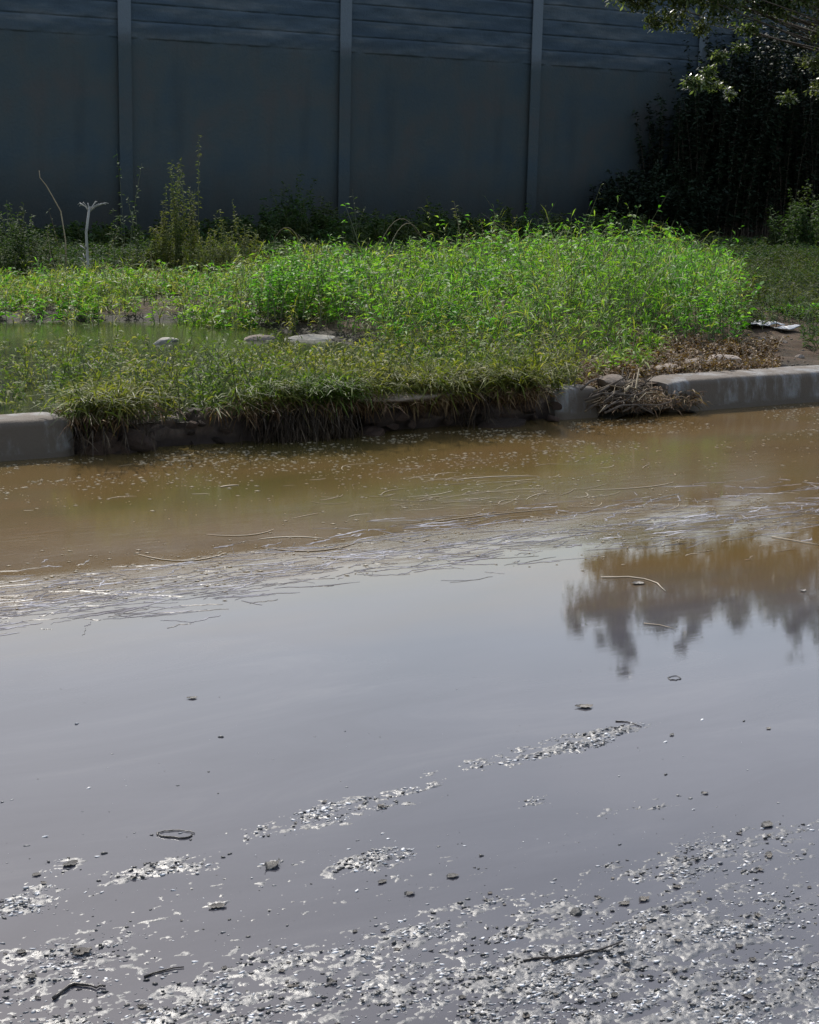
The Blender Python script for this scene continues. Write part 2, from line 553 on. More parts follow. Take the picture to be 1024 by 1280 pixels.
M['straw'] = simple_mat('floating_straw', [(0.2, (0.17, 0.12, 0.07)), (0.5, (0.29, 0.22, 0.14)), (0.8, (0.45, 0.38, 0.28))], 5, 0.6, 0, island=0.7)
M['bark'] = simple_mat('bark', [(0.3, (0.05, 0.038, 0.028)), (0.7, (0.13, 0.10, 0.075))], 14, 0.9, 0.8, 0.02)
M['twig'] = simple_mat('wet_twig', [(0.3, (0.018, 0.014, 0.011)), (0.7, (0.05, 0.038, 0.03))], 30, 0.35, 0.5, 0.003)
M['dead_leaf'] = simple_mat('dead_leaf', [(0.3, (0.03, 0.026, 0.022)), (0.7, (0.085, 0.07, 0.055))], 30, 0.4, 0.4, 0.004, island=0.6)
M['pebble'] = simple_mat('pebble', [(0.25, (0.025, 0.024, 0.023)), (0.55, (0.07, 0.066, 0.062)), (0.85, (0.20, 0.19, 0.175))], 40, 0.35, 0.4, 0.003, island=0.6)
M['pale_stone'] = simple_mat('pale_stone', [(0.3, (0.20, 0.18, 0.145)), (0.7, (0.40, 0.365, 0.31))], 9, 0.85, 0.5, 0.01)
M['rubble'] = simple_mat('rubble', [(0.3, (0.15, 0.115, 0.085)), (0.7, (0.32, 0.26, 0.21))], 9, 0.9, 0.6, 0.015, island=0.4)
M['mud_lump'] = simple_mat('red_mud', [(0.3, (0.030, 0.018, 0.012)), (0.7, (0.10, 0.060, 0.042))], 9, 0.9, 0.8, 0.02, island=0.4)
M['plastic'] = simple_mat('white_plastic', [(0.3, (0.22, 0.23, 0.25)), (0.7, (0.38, 0.39, 0.41))], 9, 0.5, 0.2)
M['silt'] = simple_mat('dark_silt', [(0.3, (0.035, 0.033, 0.035)), (0.7, (0.09, 0.085, 0.085))], 6, 0.4, 0.3, 0.004)
M['scum'] = simple_mat('scum_film', [(0.35, (0.13, 0.12, 0.13)), (0.5, (0.23, 0.22, 0.235)), (0.72, (0.44, 0.43, 0.45))], 6, 0.8, 0.5, 0.006, spec=0.15)


def pond_mat():
    mt, nt, p, n, l = new_mat('green_puddle')
    nz = noise(n, l, coords(n, l), 1.6, 4, 0.6)
    r = ramp(n, [(0.3, (0.020, 0.026, 0.009)), (0.7, (0.042, 0.046, 0.017))])
    l.new(nz.outputs['Fac'], r.inputs[0]); l.new(r.outputs[0], p.inputs['Base Color'])
    p.inputs['IOR'].default_value = 1.33
    p.inputs['Roughness'].default_value = 0.12
    nz2 = noise(n, l, coords(n, l), 14, 3, 0.6)
    l.new(bump(n, l, nz2.outputs['Fac'], 0.15, 0.01), p.inputs['Normal'])
    return mt


M['pond'] = pond_mat()

# ================================================================ THE SETTING
KERB_Y = 7.05          # road side face of the kerb
POND_Z = 0.10


def grid_mesh(name, xs, ys, zf, smooth=True):
    X, Y = np.meshgrid(xs, ys, indexing='ij')
    Z = zf(X, Y)
    V = np.stack([X, Y, Z], -1).reshape(-1, 3)
    nx, ny = len(xs), len(ys)
    i = np.arange(nx - 1)[:, None] * ny + np.arange(ny - 1)[None]
    Q = np.stack([i, i + ny, i + ny + 1, i + 1], -1).reshape(-1, 4)
    return np_mesh(name, V, Q, smooth)


# ---- ground sheet to the horizon, under everything
g = link('ground', grid_mesh('ground', np.linspace(-600, 600, 41), np.linspace(-600, 600, 41),
                             lambda X, Y: np.full_like(X, -0.35)), M['soil'])
tag(g, kind='structure')

# ---- road
ISL = [  # px, py, half-length, half-height, target level in mm: the wet patches that stand out of the water
    (560, 968, 60, 10, .1), (640, 948, 60, 10, .5), (705, 935, 60, 10, .7), (755, 918, 50, 6, .4), (455, 1005, 75, 14, .2), (505, 988, 60, 11, .1), (410, 1020, 50, 12, .2), (345, 1035, 40, 9, -.3), (600, 958, 45, 11, .2), (695, 940, 40, 9, .4),
    (458, 1080, 48, 11, .6), (400, 1022, 30, 8, -.6), (300, 1048, 22, 10, -.1), (215, 1085, 85, 15, 0), (30, 1130, 60, 20, .2),
    (340, 1082, 14, 7, -.2), (265, 1130, 22, 14, -.6), (80, 1085, 40, 10, -1.2), (650, 1010, 40, 8, -1.4), (800, 1010, 60, 9, -1.2),
    (690, 1150, 80, 34, .5), (840, 1090, 140, 34, .2), (960, 1045, 90, 18, -.3), (590, 1130, 100, 24, -.5), (880, 1160, 150, 44, .3),
    (235, 1250, 130, 26, .5), (340, 1210, 110, 22, .2), (700, 1215, 140, 34, .5), (920, 1220, 130, 44, .1), (980, 1265, 90, 26, .4),
    (480, 1180, 120, 26, -.3), (130, 1215, 90, 24, 0), (60, 1235, 60, 20, -.2), (540, 1250, 110, 24, -.3), (760, 1270, 110, 22, .1), (400, 1265, 90, 22, 0)]


def road_base(X, Y):
    """broad relief in mm, before the grain"""
    px, py, dep = to_px(X, Y, np.zeros_like(X))
    r_mm = np.interp(py, [850, 960, 1060, 1120, 1200, 1290], [-10, -7.0, -4.2, -2.5, -1.2, -0.7])
    r_mm = r_mm + 1.3 * np.clip((px - 480) / 350, 0, 1) * np.clip((py - 1030) / 60, 0, 1) + 0.9 * np.clip((520 - px) / 300, 0, 1) * np.clip((py - 1130) / 60, 0, 1) - 0.6 * np.exp(-(px / 60.) ** 2)
    g = np.full_like(X, -99.0)
    wob = (fbm(X * 7, Y * 20, 61, 4, .6) - 0.5) * 2.6
    for (a, b, hl, hh, T) in ISL:
        u = (px - a); v = (py - b) + 0.2 * u
        q = ((u / hl) ** 2 + (v / hh) ** 2) * 0.6 + wob
        g = np.maximum(g, T + 0.3 - 3.1 * np.clip(q, 0, 4) ** 0.8)
    g = np.maximum(g, r_mm)
    return g + (fbm(X * 2.6, Y * 9.0, 3, 4, 0.6) - 0.5) * 5.0, py


def road_h(X, Y):
    near = (Y > 1.0) & (Y < 4.6) & (X > -1.5) & (X < 5.5)
    base, py = road_base(X, Y)
    fine = (fbm(X * 60, Y * 100, 9, 2, 0.7) - 0.5) * 6.0 + (fbm(X * 20, Y * 60, 19, 2, 0.6) - 0.5) * 4.0
    grain = (vnoise(X * 210, Y * 260, 21) - 0.5) * 2.6
    z_near = base + fine + grain
    far_z = np.where(Y >= 4.0, -12 - (Y - 4.0) * 40, np.where(Y < 1.0, -1.0 + (1.0 - Y) * 6, -3.0))
    far_z = np.clip(far_z, -130, 90)
    wgt = np.clip((Y - 1.0) / 0.4, 0, 1) * np.clip((4.4 - Y) / 0.4, 0, 1)
    z = np.where(near, far_z * (1 - wgt) + z_near * wgt, far_z)
    return z * 0.001


xs = np.concatenate([np.array([-600, -300, -150, -80, -40, -20, -10, -6, -3, -1.5, -0.7, -0.2, 0.2]), np.arange(0.55, 3.35, 0.0032), np.array([3.6, 4.2, 5, 6, 8, 12, 20, 40, 80, 150, 300, 600])])
ys = np.concatenate([np.array([-60, -40, -20, -10, -5, -2, 0, 0.8, 1.2]), np.arange(1.45, 3.95, 0.0034), np.array([4.3, 4.7, 5.2, 5.8, 6.4, 7.15])])
tag(link('road', grid_mesh('road', xs, ys, road_h), M['road']), kind='structure')

# ---- flood water lying on the road
wxs = np.array([-600, -100, -20, 0, 5, 10, 20, 100, 600.]); wys = np.array([-0.6, 2, 4, 6, 7.12])
tag(link('water', grid_mesh('water', wxs, wys, lambda X, Y: np.zeros_like(X)), M['water']), kind='structure')


# ---- verge behind the kerb
def verge_h(X, Y):
    px, py, dep = to_px(X, Y, np.full_like(X, 0.12))
    z = 0.14 + 0.05 * (fbm(X * 0.9, Y * 0.9, 40, 4) - 0.5) + 0.03 * (fbm(X * 6, Y * 6, 44, 3) - 0.5)
    # boggy hollow on the left
    hollow = np.clip((6.2 - X) / 0.8, 0, 1) * np.clip((Y - 7.4) / 0.4, 0, 1) * np.clip((12.5 + 0.8 * (fbm(X * 1.3, Y * 1.3, 48, 2) - 0.5) - Y) / 0.6, 0, 1)
    hollow2 = np.exp(-(((px - 425) / 45.) ** 2 + ((py - 436) / 13.) ** 2))
    z = z - 0.13 * np.maximum(hollow, hollow2)
    # the mound under the tall weeds
    z = z + 0.16 * np.exp(-(((X - 8.6) / 2.4) ** 2 + ((Y - 10.8) / 2.0) ** 2))
    # washed-out gap between the two kerb pieces
    gx = at_z(775, 500, 0.1).x
    gap = np.exp(-((X - gx) / 0.17) ** 2) * np.clip((7.75 - Y) / 0.6, 0, 1)
    z = z - 0.17 * gap
    # mud bank slumping over the middle of the kerb
    x0, x1 = at_z(95, 540, 0.1).x, at_z(670, 500, 0.1).x
    inb = np.clip((X - x0) / 0.2, 0, 1) * np.clip((x1 - X) / 0.2, 0, 1)
    z = np.where(Y < 7.3, z - 0.02 * inb, z)
    z = z + np.clip((Y - 16) / 10, 0, 1) * 0.1
    return z


vxs = np.concatenate([np.array([-600, -200, -60, -20, -8, -3]), np.arange(-1, 16, 0.06), np.array([17, 20, 26, 40, 90, 250, 600])])
vys = np.concatenate([np.arange(7.16, 12, 0.06), np.arange(12, 27, 0.3), np.array([30, 40, 60, 120, 300, 600])])
tag(link('verge', grid_mesh('verge', vxs, vys, verge_h), M['soil']), kind='structure')


def gz(x, y):
    return verge_h(np.atleast_1d(np.asarray(x, float)), np.atleast_1d(np.asarray(y, float)))


pxs = np.linspace(-6, 6.9, 40); pys = np.linspace(7.46, 13.4, 20)
tag(link('puddle', grid_mesh('puddle', pxs, pys, lambda X, Y: np.full_like(X, POND_Z)), M['pond']), kind='structure')

# ================================================================ NOISE BARRIER
WALL_Y, WALL_H, BAY = 24.6, 5.1, 0.0
p1 = at_y(155, 0, WALL_Y - 0.12); p2 = at_y(437.5, 0, WALL_Y - 0.12); p3 = at_y(673, 0, WALL_Y - 0.12)
BAY = (p3.x - p1.x) / 2
wall = empty('noise_barrier', (p1.x, WALL_Y, 0.1))
tag(wall, 'long dark grey noise barrier of plank panels between posts behind the weeds', 'wall')


def bevel_box(bm, x0, x1, y0, y1, z0, z1, bev=0.0):
    r = bmesh.ops.create_cube(bm, size=1)
    for v in r['verts']:
        v.co = Vector(((x0 + x1) / 2 + v.co.x * (x1 - x0), (y0 + y1) / 2 + v.co.y * (y1 - y0), (z0 + z1) / 2 + v.co.z * (z1 - z0)))
    if bev:
        es = list({e for v in r['verts'] for e in v.link_edges})
        bmesh.ops.bevel(bm, geom=es, offset=bev, segments=2, affect='EDGES', profile=0.6)


def bm_obj(name, bm, mat, parent=None, smooth=False, loc=None):
    me = bpy.data.meshes.new(name)
    bm.to_mesh(me); bm.free()
    if smooth:
        me.polygons.foreach_set('use_smooth', np.ones(len(me.polygons), bool))
    return link(name, me, mat, parent, loc)


def panel_mesh():
    """one bay: a slab whose front is cut into planks with rough riven rows near the top"""
    W2 = BAY / 2 - 0.055
    nx = 70
    xs_ = np.linspace(-W2, W2, nx)
    zs = []
    ph = 0.26
    z = 0.0
    while z < WALL_H - 0.01:
        t = min(z + ph, WALL_H)
        zs += [z + 0.0, z + 0.008, z + 0.03, z + 0.09, z + 0.15, z + 0.21, t - 0.012]
        z = t
    zs = np.array(zs + [WALL_H])
    zs = np.unique(np.round(zs, 4)); zs = zs[zs <= WALL_H]
    X, Z = np.meshgrid(xs_, zs, indexing='ij')
    fr = (Z / ph) % 1.0
    groove = np.where((fr < 0.02) | (fr > 0.975), np.where(Z > 3.12, 0.007, 0.0), 0.0)
    rough = np.where(Z > 3.12, 0.07, 0.006)
    Yv = -0.06 + groove - rough * (fbm(X * 3.1, Z * 9, 60, 5, 0.65) - 0.3) * (groove == 0)
    V = np.stack([X, Yv, Z], -1).reshape(-1, 3)
    ny = len(zs)
    i = np.arange(nx - 1)[:, None] * ny + np.arange(ny - 1)[None]
    Q = np.stack([i, i + ny, i + ny + 1, i + 1], -1).reshape(-1, 4)
    mb = MB(); mb.add(V, Q)
    # back, sides, top
    b = [(-W2, -0.03, 0), (W2, -0.03, 0), (W2, 0.07, 0), (-W2, 0.07, 0), (-W2, -0.03, WALL_H), (W2, -0.03, WALL_H), (W2, 0.07, WALL_H), (-W2, 0.07, WALL_H)]
    mb.add(b, [[0, 3, 2, 1], [4, 5, 6, 7], [1, 2, 6, 5], [0, 4, 7, 3], [2, 3, 7, 6]])
    return mb.mesh('panel')


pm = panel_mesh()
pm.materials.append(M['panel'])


def post_mesh():
    bm = bmesh.new()
    hw = 0.105
    bevel_box(bm, -hw, hw, -0.135, -0.115, 0, WALL_H + 0.05)          # front flange of the H post
    bevel_box(bm, -0.012, 0.012, -0.113, 0.11, 0, WALL_H + 0.045)      # web
    bevel_box(bm, -hw, hw, 0.112, 0.13, 0, WALL_H + 0.05)
    me = bpy.data.meshes.new('post'); bm.to_mesh(me); bm.free()
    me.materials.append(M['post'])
    return me


pom = post_mesh()
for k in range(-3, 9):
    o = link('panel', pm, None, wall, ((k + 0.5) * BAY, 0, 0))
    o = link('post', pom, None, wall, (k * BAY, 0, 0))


# ================================================================ KERB
def kerb_block(name, xa, xb, height, label, mat, ends=(0.02, 0.02), depth=0.26, rough=0.0, seed=0, front=KERB_Y, yaw=0.0, drop=-0.35):
    """cast concrete block, rounded nose, sloping front; optionally broken and lumpy"""
    n = max(10, int((xb - xa) / 0.035))
    prof = []
    # profile (y, z) walking from foot of the front over the top to the back
    r = 0.034
    H = height
    prof += [(0.0, drop), (0.0, 0.0), (0.006, H * 0.4), (0.012, H - r)]
    for a in np.linspace(0.15, 1, 5):
        th = a * math.pi / 2
        prof.append((0.012 + r - r * math.cos(th), H - r + r * math.sin(th)))
    prof += [(depth * 0.45, H + 0.003), (depth - 0.025, H), (depth, H - 0.02), (depth, drop)]
    prof = np.array(prof)
    us = np.linspace(0, 1, n)
    L = xb - xa
    V = []
    for u in us:
        x = u * L
        s0 = min(1.0, 0.45 + 0.55 * math.sqrt(max(0, min(1, x / max(ends[0], 1e-3)))))
        s1 = min(1.0, 0.45 + 0.55 * math.sqrt(max(0, min(1, (L - x) / max(ends[1], 1e-3)))))
        s = min(s0, s1)
        P = prof.copy()
        cy = depth / 2
        P[:, 0] = cy + (P[:, 0] - cy) * (0.55 + 0.45 * s)
        P[:, 1] = np.where(P[:, 1] > 0, P[:, 1] * (0.75 + 0.25 * s), P[:, 1])
        if rough:
            dz = (fbm(np.full(len(P), (xa + x) * 6.0), P[:, 0] * 11 + P[:, 1] * 11, seed, 4, 0.65) - 0.55)
            P[:, 0] -= rough * dz * 1.2
            P[:, 1] = np.where(P[:, 1] > 0, P[:, 1] + rough * dz * 0.9, P[:, 1])
        else:
            dz = (fbm(np.full(len(P), (xa + x) * 3.0), P[:, 0] * 6 + P[:, 1] * 6, seed, 4, 0.6) - 0.5)
            P[:, 0] -= 0.012 * dz; P[:, 1] += 0.010 * dz
        V.append(np.stack([np.full(len(P), x), P[:, 0], P[:, 1]], 1))
    V = np.concatenate(V); k = len(prof)
    i = np.arange(n - 1)[:, None] * k + np.arange(k - 1)[None]
    Q = np.stack([i, i + k, i + k + 1, i + 1], -1).reshape(-1, 4)
    mb = MB(); mb.add(V, Q)
    for e, off in ((0, 0), (n - 1, (n - 1) * k)):
        c = V[off:off + k].mean(0)
        VV = np.vstack([V[off:off + k], c])
        T = [[j, j + 1, k] if e else [j + 1, j, k] for j in range(k - 1)]
        mb.add(VV, None, T)
    o = link(name, mb.mesh(name, True), mat, None, (xa, front, 0))
    o.rotation_euler.z = yaw
    tag(o, label, 'kerb')
    return o


def kx(px, py):
    return at_z(px, py, 0.0).x


kx0, kx1 = kx(-40, 577), kx(92, 568)
kerb_block('kerb_block', -9, kx0 - 0.02, 0.175, 'pale concrete kerb running on past the left frame edge', M['kerb'], seed=70)
kerb_block('kerb_block', kx0, kx1, 0.175, 'smooth pale kerb piece at the far left, beside the muddy bank', M['kerb'], ends=(0.02, 0.06), seed=71)
mud = [(92, 568, 245, 555, 0.135, 'dark mud-caked kerb lump under the weeds, next to the left pale kerb'),
       (247, 555, 345, 547, 0.15, 'grey muddy kerb piece under hanging dry grass, left of the dark stone'),
       (455, 537, 545, 530, 0.15, 'muddy kerb piece with pale sand on its top, under the weeds'),
       (548, 530, 676, 518, 0.13, 'dark stained kerb piece beside the short clean kerb stub')]
for j, (ax, ay, bx, by, hh, lab) in enumerate(mud):
    kerb_block('kerb_block', kx(ax, ay) - 0.03, kx(bx, by) + 0.04, hh, lab, M['kerb_mud'], ends=(0.30, 0.26), rough=0.21, seed=80 + j, front=KERB_Y + 0.04)
kerb_block('kerb_block', kx(680, 521), kx(734, 517), 0.165, 'short clean kerb stub left of the debris filled gap', M['kerb'], ends=(0.02, 0.05), seed=75)
kerb_block('kerb_block', kx(812, 510), kx(1090, 492), 0.18, 'long smooth kerb with a rounded end right of the debris filled gap', M['kerb'], ends=(0.16, 0.02), seed=76, front=KERB_Y - 0.03, depth=0.30)
kerb_block('kerb_block', kx(1090, 492) + 0.02, 22, 0.18, 'pale concrete kerb running on past the right frame edge', M['kerb'], seed=77, front=KERB_Y - 0.03, depth=0.30)


# ---- boulders / stones
def stone_mesh(name, sx, sy, sz, seed, sub=3, amp=0.35):
    bm = bmesh.new()
    bmesh.ops.create_icosphere(bm, subdivisions=sub, radius=1)
    r = np.random.default_rng(seed)
    ax = r.normal(size=(7, 3)); ax /= np.linalg.norm(ax, axis=1)[:, None]
    cut = 0.42 + 0.40 * r.random(7)
    for v in bm.verts:
        p = np.array(v.co)
        for a, c in zip(ax, cut):       # knock flat facets off
            d = p @ a
            if d > c:
                p = p - a * (d - c) * 0.97
        q = p * 3 + seed
        p = p * (1 + amp * 0.6 * (float(fbm(np.array([q[0] + q[2]]), np.array([q[1] - q[2]]), seed % 50, 3)[0]) - 0.5))
        v.co = Vector((p[0] * sx, p[1] * sy, p[2] * sz))
    me = bpy.data.meshes.new(name)
    bm.to_mesh(me); bm.free()
    return me


def stone(name, px, py, z, size, label, cat, mat, seed, rot=0.0, group=None, sink=0.3):
    p = at_z(px, py, z)
    o = link(name, stone_mesh(name, size[0], size[1], size[2], seed), mat, None, (p.x, p.y, z + size[2] * (1 - 2 * sink)))
    o.rotation_euler.z = rot
    tag(o, label, cat, group)
    return o


stone('dark_stone', 402, 540, 0.0, (0.21, 0.13, 0.10), 'dark wet stone lying in the bank foot at the water edge', 'stone', M['kerb_mud'], 3, 0.1)
stone('flat_stone', 390, 424, 0.10, (0.21, 0.08, 0.04), 'pale flat stone beside the dark green puddle, under the bushy weed', 'stone', M['pale_stone'], 5, -0.2, sink=0.56)
stone('flat_stone', 325, 424, 0.10, (0.14, 0.08, 0.045), 'grey brown weathered stone left of the pale flat stone, at the puddle edge', 'stone', M['rubble'], 6, 0.2, sink=0.56)
stone('flat_stone', 203, 428, 0.10, (0.17, 0.07, 0.038), 'greyish flat stone lying behind the marsh weeds on the left', 'stone', M['pale_stone'], 7, 0.5, sink=0.56)
stone('flat_stone', 192, 455, 0.10, (0.13, 0.06, 0.05), 'small bright sliver of stone amid the marsh weeds', 'stone', M['pale_stone'], 8, 0.3, sink=0.56)
stone('sand_patch', 500, 497, 0.17, (0.33, 0.13, 0.03), 'pale crust of sand on top of the muddy kerb', 'sand', M['rubble'], 9, 0.02)
for j, (px, py, sz, lab) in enumerate([(862, 462, (0.17, 0.12, 0.05), 'brown broken slab behind the long kerb, left one of two'),
                                       (900, 455, (0.20, 0.12, 0.045), 'brown broken slab behind the long kerb, right one of two'),
                                       (835, 466, (0.10, 0.08, 0.045), 'small tan chunk behind the rounded end of the long kerb'),
                                       (760, 482, (0.13, 0.10, 0.05), 'tan flat rock at the back of the gap in the kerb')]):
    stone('rubble_slab', px, py, 0.15, sz, lab, 'rubble', M['rubble'], 20 + j, 0.4 * j)

# ---- white litter behind the long kerb
for j, (px, py, L_, lab) in enumerate([(948, 421, 0.17, 'white crumpled plastic sheet on the bare soil, the bigger of two'),
                                       (984, 423, 0.10, 'small white plastic scrap beside the bigger crumpled sheet')]):
    p = at_z(px, py, 0.15)
    X, Y = np.meshgrid(np.linspace(-L_, L_, 16), np.linspace(-L_ * 0.6, L_ * 0.6, 12), indexing='ij')
    Z = 0.05 * (fbm(X * 14 + j, Y * 9, 90 + j, 3) - 0.35)
    k = 1 + 0.25 * (fbm(X * 4, Y * 4, 95, 2) - 0.5)
    V = np.stack([X * k, Y * k, np.maximum(Z, 0) + 0.01], -1).reshape(-1, 3)
    i = np.arange(15)[:, None] * 12 + np.arange(11)[None]
    me = np_mesh('plastic_sheet', V, np.stack([i, i + 12, i + 13, i + 1], -1).reshape(-1, 4), True)
    o = link('plastic_sheet', me, M['plastic'], None, (p.x, p.y, float(gz(p.x, p.y)[0]) + 0.01))
    md = o.modifiers.new('thickness', 'SOLIDIFY'); md.thickness = 0.004
    tag(o, lab, 'litter')


clod_ms = [stone_mesh('soil_clod', 1, .8, .6, 700 + k, 2) for k in range(5)]
for me in clod_ms: me.materials.append(M['rubble'])
rk = np.random.default_rng(31)
for j in range(60):
    a, b = rk.uniform(745, 1015), rk.uniform(428, 472)
    if b > 478 - 0.045 * (a - 745) - 6: b -= 14
    P = at_z(a, b, 0.15)
    o = bpy.data.objects.new('soil_clod', clod_ms[rk.integers(5)]); COL.objects.link(o)
    o.location = (P.x, P.y, float(gz(P.x, P.y)[0])); q = 0.012 + 0.035 * rk.random() ** 2.5
    o.scale = (q, q, q); o.rotation_euler.z = rk.uniform(0, 6)
    tag(o, 'small brown clod on the bare soil behind the long kerb', 'clod', 'clods on the bare soil')

lump_ms = [stone_mesh('mud_lump', 1, .8, .7, 740 + k, 3) for k in range(6)]
for me in lump_ms: me.materials.append(M['mud_lump'])
for j in range(46):
    a = rk.uniform(100, 672)
    P = at_z(a, 569 - 0.085 * a + rk.uniform(-14, 3), 0.02)
    o = bpy.data.objects.new('mud_lump', lump_ms[rk.integers(6)]); COL.objects.link(o)
    q = 0.025 + 0.075 * rk.random() ** 1.8
    o.location = (P.x, KERB_Y + 0.06 - q * rk.uniform(0.2, 1.0), rk.uniform(0.0, 0.12) * (q < 0.07))
    o.scale = (q * rk.uniform(1, 1.7), q, q); o.rotation_euler = (rk.uniform(-.3, .3), rk.uniform(-.3, .3), rk.uniform(0, 6))
    tag(o, 'dark reddish mud lump stuck to the foot of the overgrown muddy kerb', 'mud lump', 'mud lumps at the kerb foot')

# ================================================================ GROUND COVER (uncountable)
def scatter(n, x0, x1, y0, y1, dens, seed):
    r = np.random.default_rng(seed)
    x = x0 + (x1 - x0) * r.random(n); y = y0 + (y1 - y0) * r.random(n)
    z = gz(x, y)
    px, py, dep = to_px(x, y, z)
    d = dens(x, y, z, px, py)
    k = r.random(n) < d
    return x[k], y[k], z[k], px[k], py[k], dep[k]


def stuff_plants(name, x, y, z, h, mats, label_kind, **kw):
    base = np.stack([x, y, z - 0.01], 1)
    SV, SQ, LV, LQ = plants(base, h, **kw)
    me = np_mesh(name, np.vstack([SV, LV]), np.vstack([SQ, LQ + len(SV)]))
    me.materials.append(mats[0]); me.materials.append(mats[1])
    mi = np.concatenate([np.zeros(len(SQ), np.int32), np.ones(len(LQ), np.int32)])
    me.polygons.foreach_set('material_index', mi)
    o = link(name, me)
    tag(o, kind='stuff')
    if label_kind: tag(o, label_kind[0], label_kind[1])
    return o


# silhouette of the lush weeds in the photo: top line by column
TOPX = [-80, 0, 60, 130, 200, 260, 330, 380, 420, 470, 530, 590, 640, 700, 760, 820, 880, 915, 940, 980, 1024, 1120]
TOPY = [330, 333, 330, 326, 325, 325, 318, 300, 305, 308, 300, 296, 288, 284, 280, 290, 303, 325, 345, 338, 335, 330]


def lush_height(px, dep, z):
    ty = np.interp(px, TOPX, TOPY)
    hor = 215 + 0.0225 * (px - 512)
    return CAM_H - (ty - hor) / FPX * dep - z


def clear_ground(px, py):
    """bare soil and open puddle kept free of weeds"""
    a = np.exp(-(((px - 425) / 42.) ** 2 + ((py - 437) / 13.) ** 2))
    b = ((px > 870 - (py - 440) * 2.4) & (px < 985) & (py > 440) & (py < 478)).astype(float)
    c = np.exp(-(((px - 965) / 45.) ** 2 + ((py - 424) / 12.) ** 2))
    e = 0
    for qx, qy, wx, wy in ((395, 432, 50, 13), (203, 436, 26, 11), (192, 461, 20, 8), (325, 432, 20, 11), (425, 440, 40, 14)):
        e = np.maximum(e, np.exp(-(((px - qx) / wx) ** 4 + ((py - qy) / wy) ** 4)))
    return 1 - np.clip(a * 1.6 + b + c * 1.5 + e * 1.3, 0, 1)


def d_lush(x, y, z, px, py):
    front = np.interp(px, [-100, 0, 150, 260, 350, 380, 445, 470, 600, 700, 760, 820, 870, 905, 935, 985, 1000, 1040, 1100], [412, 416, 414, 418, 410, 420, 425, 475, 494, 486, 484, 474, 458, 446, 420, 420, 446, 452, 452])
    front = front + 22 * (fbm(x * 2.2, y * 2.2, 104, 3) - 0.5)
    f = np.clip((front - py) / 9.0 + 0.5, 0, 1) ** 1.5
    clump = np.clip(2.6 * (fbm(x * 2.4, y * 2.4, 101, 3, .6) - 0.26), 0.06, 1.3)
    return f * clump * clear_ground(px, py)


x, y, z, px, py, dep = scatter(60000, 0.5, 21, 7.4, 21.5, d_lush, 1)
hmax = lush_height(px, dep, z)
hmax = np.clip(hmax, 0.22, 1.0)
rr = np.random.default_rng(3)
cl = np.clip((fbm(x * 1.7, y * 1.7, 120, 3, .6) - 0.28) / 0.42, 0, 1)
hh = hmax * (0.45 + 0.55 * rr.random(len(x))) * (0.22 + 0.96 * cl)
edge = np.clip((y - 7.5) / 1.2, 0.5, 1)
hh = np.clip(hh * edge, 0.12, 1.05)
hh = np.where(rr.random(len(x)) < 0.07, hh * rr.uniform(1.1, 1.5, len(x)), hh)
back = y > 15.6 + 1.2 * (fbm(x * 0.8, y * 0.8, 160, 2) - 0.5)
hh = np.where(back, np.minimum(hh, 0.12 + 0.22 * rr.random(len(x))), hh)
right = px > 922 + rr.normal(0, 8, len(x))
right = right & ~back
stuff_plants('shade_toned_weeds', x[back], y[back], z[back], hh[back], (M['stem'], M['shade_leaf']), ('low weeds before the barrier with shade put into their leaf colour', 'weeds'),
             leaves=15, L=0.08, W=0.022, lean=0.45, elev=(-0.3, 1.0), taper=0.35, lo=0.04, seed=58)  # dark leaf colour stands in for barrier shade on this strip
hh = np.where(right, hh * 0.8, hh)
front_dry = (py > 440) & (rr.random(len(x)) < 0.25)
sel = ~front_dry & ~right & ~back
yel = sel & (rr.random(len(x)) < np.clip((py - 446) / 30, 0, 0.9) + np.where(px < 340, 0.45, 0.0) + 0.5 * np.exp(-((px - 390) / 35.) ** 2) + 0.10)
sel = sel & ~yel
stuff_plants('yellow_weeds', x[yel], y[yel], z[yel], hh[yel], (M['stem'], M['yellow']), ('yellow green seeding weeds along the front and left of the verge', 'weeds'),
             leaves=17, L=0.095, W=0.009, lean=0.5, elev=(-0.2, 1.2), taper=0.35, lo=0.04, seed=57)
broad = sel & (rr.random(len(x)) < np.clip(0.2 + 1.6 * (fbm(x * 1.2, y * 1.2, 180, 2) - 0.35), 0.1, 0.9))
stuff_plants('broad_weeds', x[broad], y[broad], z[broad], hh[broad], (M['stem'], M['lush']), ('broad leaved bright green weeds in clumps on the verge', 'weeds'),
             leaves=16, L=0.075, W=0.023, lean=0.4, elev=(-0.3, 0.9), taper=0.35, lo=0.05, seed=59)
sel = sel & ~broad
stuff_plants('weeds', x[sel], y[sel], z[sel], hh[sel], (M['stem'], M['lush']), ('lush bright green leafy weeds covering the verge behind the kerb', 'weeds'),
             leaves=17, L=0.10, W=0.0105, lean=0.5, elev=(-0.2, 1.25), taper=0.35, lo=0.04, seed=5)
stuff_plants('tree_shade_weeds', x[right], y[right], z[right], hh[right], (M['stem'], M['tree_shade_leaf']), ('weeds with tree shade in their leaf colour on the verge beyond the bare soil at the right', 'weeds'),
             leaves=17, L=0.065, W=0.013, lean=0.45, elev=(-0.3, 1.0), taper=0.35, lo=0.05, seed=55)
# long arching grass blades standing among the leafy weeds
gs = sel & (rr.random(len(x)) < 0.24)
stuff_plants('tall_grass', x[gs], y[gs], z[gs], hh[gs] * 1.12 + 0.05, (M['dry_stem'], M['yellow']), ('long thin grass blades arching among the leafy weeds', 'grass'),
             leaves=7, L=0.20, W=0.007, lean=0.6, elev=(0.1, 1.2), taper=0.2, lo=0.1, seed=56, droop=0.15)


